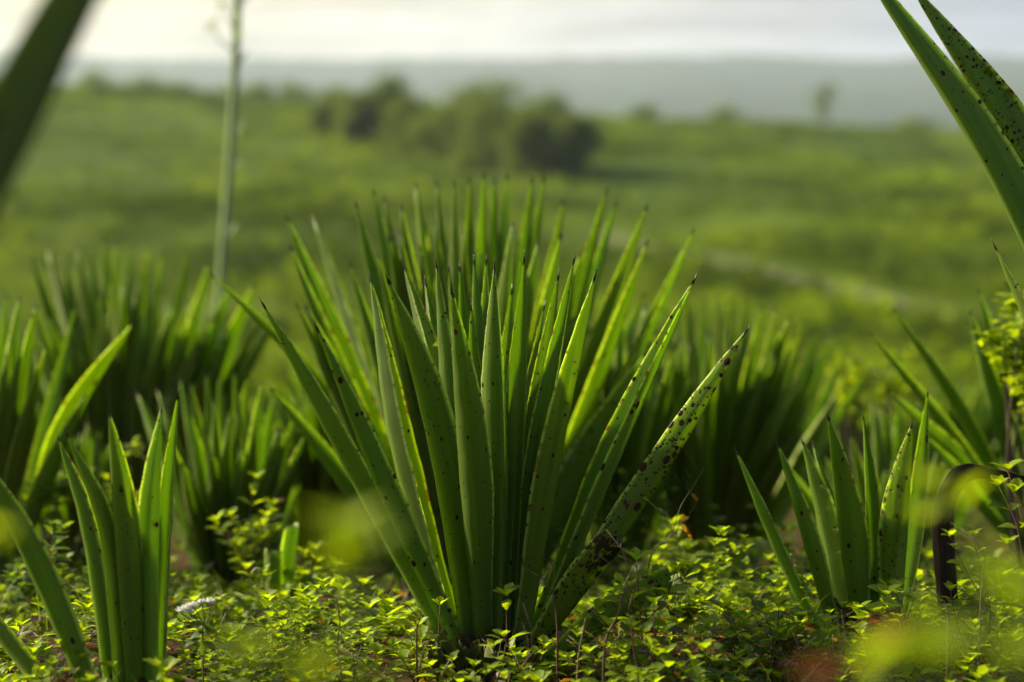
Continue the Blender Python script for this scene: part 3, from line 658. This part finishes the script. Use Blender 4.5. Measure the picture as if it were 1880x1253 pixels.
# out-of-focus shoots close to the lens
CL = 'leafy shoots close to the lens'
for lab, top, d, kw in [
    ('bright blurred shoot in front of the central agave lower leaves', (640, 1015), 1.45, dict(lsize=.040, pairs=4, seed=41, base=600, extra=[(612, 1040), (668, 1030), (640, 985), (650, 1060)])),
    ('blurred shoot at the picture bottom beneath the white flowers', (455, 1215), 1.5, dict(lsize=.036, pairs=3, seed=42, extra=[(560, 1250)])),
    ('blurred shoot cut by the picture edge beside the front agave', (-5, 1000), 1.5, dict(lsize=.03, pairs=2, seed=43)),
    ('blurred shoot hanging in front of the withered black leaf', (1765, 930), 1.7, dict(lsize=.034, pairs=3, seed=44)),
    ('blurred shoot in front of the young agave spotted leaf', (1705, 895), 1.8, dict(lsize=.034, pairs=4, seed=45, extra=[(1690, 960)])),
    ('large blurred leafy shoot filling the lower corner', (1830, 1095), 1.3, dict(lsize=.036, pairs=4, seed=46, branch=1, extra=[(1730, 1210), (1890, 1130), (1860, 1220)])),
    ('blurred shoot at the picture bottom under the red flower', (1590, 1230), 1.4, dict(lsize=.036, pairs=4, seed=47, extra=[(1690, 1220), (1640, 1240)])),
]:
    weed(lab, top, d, name='leafy_shoot', cat='shoot', group=CL, branch=kw.pop('branch', 0), stem=GSTEM, red=0, rad=.001, **kw)
for lab, top, d, sd_ in [('red blurred flower head in front of the young agave weeds', (1632, 1172), 1.5, 1), ('orange red blurred flower head at the picture bottom', (1500, 1240), 1.5, 2)]:
    rnd = random.Random(sd_); T = P(*top, d); B = Vector((T.x, T.y, zg(T.x, T.y))); root = thing('red_flower', tuple(B), lab, 'flower', CL)
    sm, fm, lm = MB(), MB(), MB(); tube(sm, spline([B, B.lerp(T, .5) + Vector((.01, 0, 0)), T], 8), [.0012] * 8, 5)
    for k in range(12):
        a = k * 2.4; dv = Vector((math.cos(a), math.sin(a), .35 + .03 * k)).normalized(); put_leaf(fm, TPL[2], T, dv, Vector((0, 0, 1)), .016, rnd.random())
    for k in range(3): put_leaf(lm, TPL[0], B.lerp(T, .7), Vector((math.cos(k * 2), math.sin(k * 2), .4)), Vector((0, 0, 1)), .03, .5)
    sm.build('stem', GSTEM, root); fm.build('petals', RED, root); lm.build('foliage', WEED, root)

# yellow-green bushes farther back
def bush(label, c, d, rx, rz, n, lsize, seed, mat=WEED, name='leafy_bush', group='bushes among the agaves'):
    rnd = random.Random(seed); C0 = P(c[0], c[1], d); B = Vector((C0.x, C0.y, zg(C0.x, C0.y))); root = thing(name, tuple(B), label, 'bush', group)
    sm, fm = MB(), MB()
    for k in range(9):
        a = rnd.uniform(0, 6.3); q = C0 + Vector((math.cos(a) * rx * .7, math.sin(a) * rx * .7, rnd.uniform(-.2, .9) * rz)); mid = B.lerp(q, .5) + Vector((rnd.uniform(-.05, .05), 0, .03))
        tube(sm, spline([B, mid, q], 7), [.008 * (1 - .8 * i / 6) for i in range(7)], 5)
    cl = [Vector((rnd.gauss(0, .5) * rx, rnd.gauss(0, .5) * rx, rnd.gauss(0, .5) * rz)) for _ in range(16)]
    for k in range(n):
        o = rnd.choice(cl); p = C0 + o + Vector((rnd.gauss(0, .16) * rx, rnd.gauss(0, .16) * rx, rnd.gauss(0, .16) * rz))
        dv = Vector((rnd.uniform(-1, 1), rnd.uniform(-1, 1), rnd.uniform(-.3, .8))).normalized()
        put_leaf(fm, TPL[2], p, dv, Vector((0, 0, 1)), lsize * rnd.uniform(.6, 1.2), rnd.random())
    sm.build('stem', BARK, root); fm.build('foliage', mat, root); return root
bush('tall yellow green bush behind the leaves at the picture edge', (1900, 650), 5.6, .12, .11, 700, .036, 1)
bush('yellow green bush peeping up behind the splayed agave tips', (1590, 720), 8.5, .16, .12, 420, .04, 2)
bush('small bush in shade behind the young agave', (1420, 1090), 5.6, .2, .10, 420, .03, 3)
bush('leafy bush in the lower corner behind the bristly weed', (1790, 1130), 5.2, .22, .09, 520, .03, 4)
bush('bright low bush between the front agave and the shaded one', (90, 900), 6.2, .16, .10, 380, .03, 5)

# ------------------------------------------------------------------ ground cover (nobody could count it)
def undergrowth():
    rnd = random.Random(77); fm = MB(); dm = MB()
    for i in range(4600):
        d = rnd.uniform(3.55, 4.9); hw = .235 * d + .95; x = rnd.uniform(-hw, hw)
        n = noise.noise(Vector((x * 2.3, d * 2.0, 3))) + .4 * noise.noise(Vector((x * 6, d * 6, 8)))
        if n < -.02 or (abs(x + .05) < .17 and d < 4.5 and rnd.random() < .65): continue
        z = zg(x, d); h = (.025 + .11 * max(0, n + .12)) * rnd.uniform(.5, 1.6) * (1.4 if d < 4.15 else 1) * (.75 + 2.6 * max(0, noise.noise(Vector((x * 1.3 + 5, d * 1.3, 61)))))
        sprig_into(fm, None, (x, d, z), (x + rnd.uniform(-.05, .05), d + rnd.uniform(-.05, .05), z + h), rnd.uniform(.012, .030) * rnd.choice((1, 1, 1.5)), rnd, (0, 2, 1, 3), rnd.choice((3, 4, 5)), branch=0, red=.04, tb=min(1, max(.15, .6 + 1.3 * noise.noise(Vector((x * 2.7, d * 2.7, 51))))))
    for i in range(340):
        d = rnd.uniform(4.25, 6.4); hw = .235 * d + .8; x = rnd.uniform(-hw, hw)
        if abs(x + .04) < .13 and d < 4.7: continue
        z = zg(x, d); h = rnd.uniform(.05, .15) * (1 if noise.noise(Vector((x * 1.5, d, 44))) > .05 else .5)
        sprig_into(fm, None, (x, d, z), (x + rnd.uniform(-.08, .08), d + rnd.uniform(-.08, .08), z + h), rnd.uniform(.03, .048), rnd, (0, 1), 5, branch=2, red=.04)
    for i in range(5400):
        d = 4.9 + 9 * rnd.random() ** 1.6; hw = .235 * d + .95; x = rnd.uniform(-hw, hw)
        n = noise.noise(Vector((x * 1.6, d * 1.1, 3))) + .4 * noise.noise(Vector((x * 4, d * 4, 8)))
        if n < -.10: continue
        z = zg(x, d); h = (.025 + (.12 if d < 5.8 else .32) * max(0, n + .05)) * rnd.uniform(.4, 1.6)
        sprig_into(fm, None, (x, d, z), (x + rnd.uniform(-.06, .06), d + rnd.uniform(-.06, .06), z + h), rnd.uniform(.024, .044), rnd, (2,), 4, branch=0, red=.02, tb=.0 if d > 5.2 else .3)  # farther sprigs get the darkest tint, dense shade put into the colour
    tag(fm.build('undergrowth', WEED), 'bright small leaved ground cover spreading under and between the agave plants', 'ground cover', kind='stuff')
    for i in range(1500):
        d = 3.3 + 3.5 * rnd.random(); hw = .235 * d + .3; x = rnd.uniform(-hw, hw); z = zg(x, d); a = rnd.uniform(0, 6.3); L = rnd.uniform(.03, .14)
        p = Vector((x, d, z + rnd.uniform(.0, .05))); q = p + Vector((math.cos(a) * L, math.sin(a) * L, rnd.uniform(-.1, .5) * L)); tube(dm, [p, p.lerp(q, .5) + Vector((0, 0, rnd.uniform(-.01, .015))), q], [.0012, .001, .0006], 4)
    tag(dm.build('plant_litter', TWIG), 'dry brown stalks and bits of twig lying on the soil under the weeds', 'litter', kind='stuff')
    lm = MB()
    for i in range(900):
        d = rnd.uniform(3.6, 6.5); hw = .235 * d + .3; x = rnd.uniform(-hw, hw); a = rnd.uniform(0, 6.3)
        put_leaf(lm, TPL[rnd.choice((0, 2, 3))], (x, d, zg(x, d) + rnd.uniform(.004, .05)), Vector((math.cos(a), math.sin(a), rnd.uniform(-.5, .8))), Vector((rnd.uniform(-1, 1), rnd.uniform(-1, 1), 1)), rnd.uniform(.02, .055), 0, rnd.uniform(.7, 1.))
    tag(lm.build('fallen_leaves', WEED), 'withered brown fallen leaves scattered between the weeds', 'fallen leaves', kind='stuff')
    gm = MB()
    for i in range(4200):
        d = 3.6 + 3.4 * rnd.random() ** 1.3; hw = .235 * d + .2; x = rnd.uniform(-hw, hw)
        if noise.noise(Vector((x * 1.1, d * 1.1, 19))) < .0: continue
        z = zg(x, d); H = rnd.uniform(.05, .20); a = rnd.uniform(0, 6.3); l = Vector((math.cos(a), math.sin(a), 0)); s = Vector((-l.y, l.x, 0)) * .0011
        V = []; 
        for k in range(4):
            t = k / 3; c = Vector((x, d, z)) + l * H * .5 * t * t + Vector((0, 0, H * t * (1 - .25 * t))); V += [c - s * (1.1 - t), c + s * (1.1 - t)]
        gm.add([tuple(v) for v in V], [(0, 1, 3, 2), (2, 3, 5, 4), (4, 5, 7, 6)], None, (rnd.random(), 0, 0, 0), (.5, .5, 0))
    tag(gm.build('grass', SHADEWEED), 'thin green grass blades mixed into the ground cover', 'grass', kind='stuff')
undergrowth()

# ------------------------------------------------------------------ twigs, stalks, flowers
def stick(label, pts, r, mat, seed=0, twigs=0, name='twig', cat='twig', group='bare twigs in the undergrowth', toground=True, n=26):
    rnd = random.Random(seed); W3 = [P(*p) for p in pts]
    if toground: g = W3[0].copy(); g.z = zg(g.x, g.y) - .01; W3 = [g] + W3 if g.z < W3[0].z - .02 else W3
    c = spline(W3, n); root = thing(name, tuple(c[0]), label, cat, group)
    mb = MB(); tube(mb, c, [r * (1.15 - .75 * i / (n - 1)) * (1 + .12 * math.sin(i * 1.9)) for i in range(n)], 6); mb.build('stem', mat, root)
    for k in range(twigs):
        i = rnd.randint(n // 4, n - 3); L = rnd.uniform(.02, .06); T = (c[i + 1] - c[i]).normalized(); s = T.cross(Vector((rnd.uniform(-1, 1), 1, rnd.uniform(-1, 1)))).normalized()
        tm = MB(); tube(tm, [c[i], c[i] + (T + s) * L * .5, c[i] + (T * .8 + s * 1.3) * L], [r * .5, r * .4, r * .15], 5); tm.build('side_twig', mat, root)
    return root
stick('thin reddish upright stalk left of the central agave', [(628, 1253, 4.0), (620, 1180, 4.0), (624, 1140, 4.0), (617, 1095, 4.0)], .0019, STEM, 1, 3)
stick('dark fallen twig slanting to the foot of the central agave', [(570, 1163, 4.05), (620, 1190, 4.03), (665, 1215, 4.0), (708, 1250, 4.0)], .0022, TWIG, 2, 3, toground=False)
stick('winding pale tendril above the dark slanting twig', [(556, 1235, 4.0), (560, 1225, 4.0), (590, 1195, 4.0), (597, 1172, 4.0), (585, 1165, 4.0), (598, 1148, 4.0)], .0011, STRAW, 3, name='tendril', cat='tendril')
stick('long pale curved twig arching low beside the folded cut leaf', [(1165, 1196, 4.1), (1215, 1202, 4.1), (1250, 1218, 4.05), (1290, 1253, 4.0), (1320, 1290, 3.95)], .0030, TWIG, 4, 3, toground=False)
stick('dark upright twig in front of the central agave right leaves', [(1023, 1150, 4.05), (1016, 1100, 4.05), (1017, 1055, 4.05), (1019, 1037, 4.05)], .0019, STEM, 5, 2)
stick('dark leaning twig crossing the folded cut leaf', [(1110, 1190, 3.95), (1134, 1130, 3.95), (1150, 1070, 3.95), (1165, 1040, 3.95)], .0021, STEM, 6, 3)
stick('slender dark upright twig with a spray of leaves beside the cut leaf', [(1160, 1160, 4.0), (1155, 1120, 4.0), (1168, 1070, 4.0), (1170, 1030, 4.0)], .0018, STEM, 7, 2)
stick('red brown stalk standing in front of the folded cut leaf', [(1172, 1253, 3.9), (1163, 1190, 3.9), (1157, 1130, 3.9)], .0019, STEM, 8, 1)
stick('thick brown twig crossing the weeds by the red flower', [(1690, 1205, 3.95), (1650, 1160, 3.95), (1620, 1140, 3.95), (1600, 1125, 3.95)], .0026, STEM, 9, 4, toground=False)
stick('forked dark twig beside the tip of the withered leaf', [(1740, 1130, 4.0), (1722, 1100, 4.0), (1700, 1080, 4.0), (1684, 1073, 4.0)], .0018, TWIG, 10, 4)
stick('short dark twig standing among the weeds by the picture edge', [(1800, 1120, 4.0), (1806, 1040, 4.0), (1812, 1008, 4.0)], .0016, TWIG, 11, 4)
stick('pale straw leaning across the dark gap beside the young agave', [(1230, 1205, 4.1), (1290, 1178, 4.1), (1340, 1150, 4.1), (1342, 1125, 4.1)], .0010, STRAW, 12, 5, toground=False, name='straw', cat='straw')
stick('long thin straw bending low toward the young agave', [(1165, 1185, 4.1), (1240, 1190, 4.1), (1310, 1180, 4.1), (1392, 1146, 4.1)], .0009, STRAW, 13, 4, toground=False, name='straw', cat='straw')
stick('curved brown stem under the bushy weed of the young agave', [(1480, 1253, 4.0), (1465, 1215, 4.0), (1425, 1195, 4.0), (1405, 1160, 4.0)], .0020, STEM, 14, 5)
stick('slanting straw at the foot of the dark upright twig', [(1060, 1230, 3.95), (1068, 1170, 3.95), (1075, 1135, 3.95)], .0014, STRAW, 15, 2, name='straw', cat='straw')
stick('brown twig leaning out behind the outer left agave leaf', [(765, 1165, 4.1), (770, 1140, 4.1), (772, 1120, 4.1)], .0018, STEM, 16, 1)
spots_ = ['below the central agave', 'near the folded cut leaf', 'below the white flowers', 'under the front agave', 'beside the red upright stalk', 'in front of the young agave', 'under the withered leaf', 'beside the low blurred shoot', 'by the winding tendril', 'near the dry leaf stubs', 'near the red blurred flower', 'beside the long pale curved twig', 'in front of the bushy weed']
TWL = [q % s_ for s_ in spots_ for q in ('short dry twig %s', 'second loose dry twig %s')]
places = [(900, 1240), (960, 1225), (1120, 1235), (1180, 1215), (380, 1235), (420, 1215), (190, 1235), (130, 1220), (650, 1225), (600, 1240), (1500, 1235), (1540, 1220), (1740, 1200), (1765, 1180), (470, 1240), (520, 1215), (540, 1245), (580, 1225), (810, 1240), (770, 1230), (1650, 1225), (1605, 1240), (1290, 1215), (1240, 1240), (1400, 1235), (1440, 1225)]
rr = random.Random(5)
for i in range(26):
    px, py = places[i]; a = rr.uniform(-1.2, 1.2); L = rr.uniform(25, 85); d = rr.uniform(3.8, 4.2)
    stick(TWL[i], [(px, py, d), (px + L * .5 * math.sin(a) + rr.uniform(-5, 5), py - L * .5 * math.cos(a), d), (px + L * math.sin(a), py - L * math.cos(a), d + rr.uniform(-.05, .05))], rr.uniform(.0009, .0018), rr.choice([TWIG, STEM, STRAW]), 100 + i, rr.randint(0, 2), toground=False, n=9, group='thin dry twigs among the weeds')
# grass seed stalk with dry husks
rt = stick('fine grass seed stalk leaning up with brown husks beside the central agave', [(1190, 1040, 4.1), (1228, 990, 4.1), (1250, 930, 4.1), (1275, 890, 4.1), (1293, 858, 4.1)], .0009, GSTEM, 17, 6, name='grass_stalk', cat='grass stalk', group='seeding grass stalks')
for hx, hy, an in ((1250, 962, -.9), (1246, 958, .4), (1268, 905, -.8), (1262, 970, -1.2)):
    hm = MB(); p = P(hx, hy, 4.1); put_leaf(hm, TPL[3], p, Vector((math.cos(an), .2, math.sin(an))), Vector((0, -1, .3)), .022, .5, 1.0); hm.build('husk', WEED, rt)
stick('second fine stalk branching below the grass seed stalk', [(1190, 1045, 4.12), (1240, 975, 4.12), (1265, 945, 4.12), (1282, 915, 4.12)], .0008, GSTEM, 18, 3, name='grass_stalk', cat='grass stalk', group='seeding grass stalks')

# white flower heads
fd = 4.0; G0 = P(372, 1170, fd); B = Vector((G0.x, G0.y, zg(G0.x, G0.y) - .01))
root = thing('white_flower_weed', tuple(B), 'weed with fluffy white flower heads between the front agave and the shaded one', 'flowering weed')
sm, fm = MB(), MB(); tube(sm, spline([B, G0, P(374, 1150, fd)], 8), [.0016] * 8, 5); rnd = random.Random(9)
for k in range(14):
    a = k * 2.4; dv = Vector((math.cos(a), math.sin(a) * .6, rnd.uniform(-.9, .3))).normalized(); put_leaf(fm, TPL[1], P(372 + rnd.uniform(-4, 8), 1150 + rnd.uniform(-5, 40), fd), dv, Vector((0, -.3, 1)), .026 * rnd.uniform(.7, 1.2), rnd.random() * .6)
for hx, hy, s in ((332, 1121, 1), (343, 1115, 1.1), (356, 1110, 1.05), (349, 1121, .8), (370, 1103, .8), (387, 1103, 1)):
    p = P(hx, hy + 5, fd); tube(sm, spline([P(374, 1150, fd), P((374 + hx) / 2 + 3, (1150 + hy) / 2 + 6, fd), p], 7), [.0009] * 7, 5)
    hm = MB(); cm = MB()
    for k in range(60):
        a = k * 2.4; e = .15 + 1.1 * rnd.random(); dv = Vector((math.cos(a) * math.sin(e), math.sin(a) * math.sin(e), math.cos(e))); q = p + Vector((rnd.uniform(-1, 1), rnd.uniform(-1, 1), 0)) * .0035 * s
        tube(hm, [q, q + dv * .0105 * s * rnd.uniform(.7, 1.1)], [.00055, .0004], 4)
    hm.build('flower_head', WHITE, root)
    for k in range(9):
        a = k * .7; put_leaf(cm, TPL[3], p - Vector((0, 0, .002)), Vector((math.cos(a) * .7, math.sin(a) * .7, .8)), Vector((0, 0, 1)), .008, .8)
    cm.build('calyx', WEED, root)
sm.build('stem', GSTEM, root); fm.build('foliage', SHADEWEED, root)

# dry stubs of cut leaves at the foot of the central plant
for i, (px, py, tx, ty, w) in enumerate([(835, 1245, 800, 1180, .04), (850, 1245, 852, 1188, .045), (822, 1250, 790, 1205, .035), (880, 1250, 905, 1205, .035)]):
    b, t_ = P(px, py, 4.15), P(tx, ty, 4.08); b.z = min(b.z, zg(b.x, b.y)); o = Vector((tx - 870, 0, 0)); o = Vector((o.x / 100, -.6, 0)).normalized()
    mbl, C, L = agave_leaf([b, b.lerp(t_, .55), t_], o, w, .8, R(12 * i - 20), 300 + i, .8, .55, 12, .6, jag=1)
    st = mbl.build('leaf_stub', AG)
    tag(st, ['tallest dry brown leaf stub before the central agave', 'broad dry leaf stub standing upright at the foot of the central agave', 'small leaf stub leaning outward at the foot of the central agave', 'leaf stub leaning toward the cut leaves of the central agave'][i], 'leaf stub', 'dry leaf stubs at the foot of the central agave')

# ------------------------------------------------------------------ tall flower mast
d = 11.5; pts = [P(436, -160, d), P(436, 0, d), P(432, 120, d), (P(420, 330, d)), P(406, 520, d), P(396, 700, d)]
b = pts[-1].copy(); b.z = zg(b.x, b.y) - .05; pts.append(b); pts.reverse()
root = thing('flower_mast', tuple(b), 'tall thin agave flower mast rising into the sky behind the broad agave', 'flower mast')
c = spline(pts, 40); mb = MB(); tube(mb, c, [.025 - .007 * i / 39 for i in range(40)], 12); mb.build('stem', MAST, root)
rnd = random.Random(4)
for i in range(14, 40, 2):
    a = rnd.uniform(0, 6.3); bm_ = MB(); p = c[i]; dv = Vector((math.cos(a) * .5, math.sin(a) * .5, 1)).normalized(); put_leaf(bm_, TPL[3], p + Vector((math.cos(a), math.sin(a), 0)) * .025, dv, Vector((0, 0, 1)), .09, .5); bm_.build('bract', SHADEWEED, root)
for px, py, s in ((388, 52, 1), (410, 8, 1), (470, -30, 1.4), (395, -50, 1.4), (480, -90, 1.5)):
    q = P(px, py, d); i0 = min(range(40), key=lambda k: (c[k] - (q - Vector((0, 0, .12)))).length); bb = MB(); tube(bb, spline([c[i0], c[i0].lerp(q, .6) - Vector((0, 0, .02)), q], 6), [.007, .006, .005, .004, .003, .002], 6); br = bb.build('branch', MAST, root)
    lm = MB()
    for k in range(14): put_leaf(lm, TPL[3], q + Vector((rnd.gauss(0, .02), rnd.gauss(0, .02), rnd.gauss(0, .015))), Vector((rnd.uniform(-1, 1), rnd.uniform(-1, 1), rnd.uniform(0, 1))), Vector((0, 0, 1)), .045 * s, rnd.random())
    lm.build('bulbils', SCRUB, br)

# ------------------------------------------------------------------ trees far off
def drop(px, py, dmin, dmax):
    for d in np.geomspace(dmin, dmax, 400):
        p = P(px, py, d)
        if p.z <= zg(p.x, p.y): return p
    return P(px, py, dmax)
def tree(label, px, d, H, Rc, seed, group, name='broad_tree', n=1500, lsize=.42, sparse=False, mat=None, crown0=.15):
    rnd = random.Random(seed); x = (px - 940) / FPX * d; y = d; z = zg(x, y); B = Vector((x, y, z)); root = thing(name, tuple(B), label, 'tree', group)
    tm = MB(); top = B + Vector((rnd.uniform(-.3, .3), 0, H * .75)); r0 = .035 * H if not sparse else .012 * H
    tube(tm, spline([B - Vector((0, 0, .2)), B.lerp(top, .5) + Vector((rnd.uniform(-.3, .3) * (0.3 if sparse else 1), 0, 0)), top], 8), [r0 * (1.2 - i * .13) for i in range(8)], 8)
    cl = []
    for k in range(22 if not sparse else 5):
        a = rnd.uniform(0, 6.3); e = rnd.uniform(crown0, 1) if not sparse else (.98, .90, .78, .95, .58)[k]
        rad = Rc * (1 - (2 * max(0, e - .45)) ** 2 * .6) * rnd.uniform(.35, 1) if not sparse else Rc * rnd.uniform(.1, .6)
        q = B + Vector((math.cos(a) * rad, math.sin(a) * rad, H * e * .93)); cl.append(q)
        s = B.lerp(top, min(1, max(.2, e * .8))); tube(tm, [s, s.lerp(q, .5) + Vector((0, 0, .1)), q], [r0 * .4, r0 * .28, r0 * .1], 5)
    tm.build('trunk', BARK, root); fm = MB(); sg = Rc * .22 if not sparse else Rc * .28
    for k in range(n):
        o = rnd.choice(cl); p = o + Vector((rnd.gauss(0, sg), rnd.gauss(0, sg), rnd.gauss(0, sg * (.8 if not sparse else 1.5))))
        if p.z < z + .2: continue
        dv = Vector((rnd.uniform(-1, 1), rnd.uniform(-1, 1), rnd.uniform(-.6, .6))); put_leaf(fm, LOWT, p, dv, Vector((0, 0, 1)), lsize * rnd.uniform(.6, 1.3), rnd.random())
    fm.build('crown', mat or TREEF, root); return root
TG = 'trees of the dark clump in the field'
for i, (px, d, H, Rc, lab) in enumerate([
    (1015, 262, 8.0, 3.2, 'dark tree at the open end of the clump nearest the hazy right slope'),
    (930, 255, 9.2, 3.6, 'tallest dark tree in the middle of the field clump'),
    (865, 265, 8.4, 3.0, 'dark round tree joined to the tallest one in the clump'),
    (1050, 245, 5.8, 2.2, 'low dark tree at the outer foot of the clump'),
    (975, 240, 6.0, 2.4, 'low dark tree in front of the tallest in the clump'),
    (820, 270, 5.4, 2.2, 'small tree linking the two halves of the clump'),
    (710, 290, 7.8, 3.2, 'green rounded tree standing apart left of the clump'),
    (660, 285, 5.6, 2.4, 'smaller tree beside the rounded one left of the clump'),
    (755, 280, 5.6, 2.6, 'low tree between the rounded one and the clump'),
    (790, 275, 5.4, 2.6, 'green tree in the dip between both halves of the clump'),
    (900, 250, 6.4, 2.8, 'broad low tree in front of the dark round one'),
    (610, 300, 4.6, 2.8, 'outermost low tree of the clump toward the flower mast')]):
    tree(lab, px, d, H * .98, Rc * 1.3, 200 + i, TG, mat=TREEF, n=4200, lsize=.55, crown0=.03)
tree('slender sparse tree standing alone on the crest against the blue ridge', 1503, 330, 8.6, 1.9, 230, 'trees along the crest', 'slender_tree', 420, .5, True, SCRUB)
for i, (px, d, H, Rc, lab) in enumerate([(185, 372, 3.4, 3.4, 'highest bushy skyline tree beside the dark close leaf'), (270, 380, 2.4, 3.4, 'bushy skyline tree second from the dark close leaf'), (330, 378, 2.0, 3, 'low skyline tree between the dark close leaf and the flower mast'), (470, 385, 2.2, 3.6, 'low skyline tree just past the flower mast'), (540, 385, 2.6, 3.6, 'broad skyline tree between the flower mast and the tree clump'), (620, 385, 2.0, 3, 'low skyline tree behind the near end of the tree clump'), (1180, 392, 1.8, 3, 'low skyline tree just past the tree clump on the hazy slope'), (1330, 395, 2.0, 3.4, 'low skyline tree midway between the clump and the lone slender tree'), (1680, 392, 2.2, 3.6, 'low skyline tree just past the lone slender tree'), (1800, 390, 1.8, 3, 'last low skyline tree behind the spotted corner leaves')]):
    tree(lab, px, d, H, Rc, 240 + i, 'bushy trees along the field skyline', 'bushy_tree', 900, .5, mat=SCRUB, crown0=.05)

def scrub():
    rnd = random.Random(12); fm = MB(); tp = [Vector(p) for p in trackpts]
    tx = np.array([(p.x, p.y) for p in tp])
    for i in range(11000):
        r = math.sqrt(rnd.uniform(24 ** 2, 405 ** 2)) if rnd.random() < .75 else rnd.uniform(20, 200)
        az = rnd.uniform(-.30, .30); x, y = r * math.sin(az), r * math.cos(az)
        sp = 3.2 if r < 150 else 5.5; y = round((y + .22 * x) / sp) * sp - .22 * x + rnd.gauss(0, .35)
        if np.min(np.hypot(tx[:, 0] - x, tx[:, 1] - y)) < 2.2: continue
        n = noise.noise(Vector((x * .035, y * .022, 1))) + .5 * noise.noise(Vector((x * .12, y * .08, 6)))
        if n < -.42: continue
        z = zg(x, y); s = (.50 + .6 * max(0, n + .3)) * rnd.uniform(.55, 1.5) * (1.0 if r > 60 else .7); tint = min(1, max(0, .42 + .8 * noise.noise(Vector((x * .03, y * .02, 31))) + 1.3 * noise.noise(Vector((x * .13, y * .06, 37))) + rnd.uniform(-.2, .2)))
        k = 22 if r < 100 else 14
        for j in range(k):
            a = rnd.uniform(0, 6.3); rr_ = s * rnd.random() ** .5; h = s * 1.1 * rnd.random() * (1.1 - rr_ / s * .7)
            dv = Vector((math.cos(a), math.sin(a), rnd.uniform(.1, 1.2))); put_leaf(fm, LOWT, (x + rr_ * math.cos(a), y + rr_ * math.sin(a), z + h), dv, Vector((0, 0, 1)), s * .62, min(1, max(0, tint + rnd.uniform(-.2, .2))))
    tag(fm.build('scrub', SCRUB), 'mass of green scrub and agave rows covering the field and far slope', 'scrub', kind='stuff')
scrub()

# ------------------------------------------------------------------ air
x0, x1, y0, y1, zl, zh = -8700, 8700, -8700, 8700, -90, 125
V = [(x, y, z) for z in (zl, zh) for x, y in ((x0, y0), (x1, y0), (x1, y1), (x0, y1))]
mb = MB(); mb.add(V, [(3, 2, 1, 0), (4, 5, 6, 7), (0, 1, 5, 4), (1, 2, 6, 5), (2, 3, 7, 6), (3, 0, 4, 7)])
hm, t = newmat('haze_air'); pv = N(t, 'ShaderNodeVolumePrincipled'); inp(pv, Density=.00011, Anisotropy=.38); pv.inputs['Color'].default_value = (.74, .87, 1.0, 1)
o = N(t, 'ShaderNodeOutputMaterial'); t.links.new(pv.outputs[0], o.inputs['Volume'])
hz = mb.build('haze', hm, smooth=False); tag(hz, 'thin pale haze hanging over the field and veiling the far ridge', 'haze', kind='stuff')
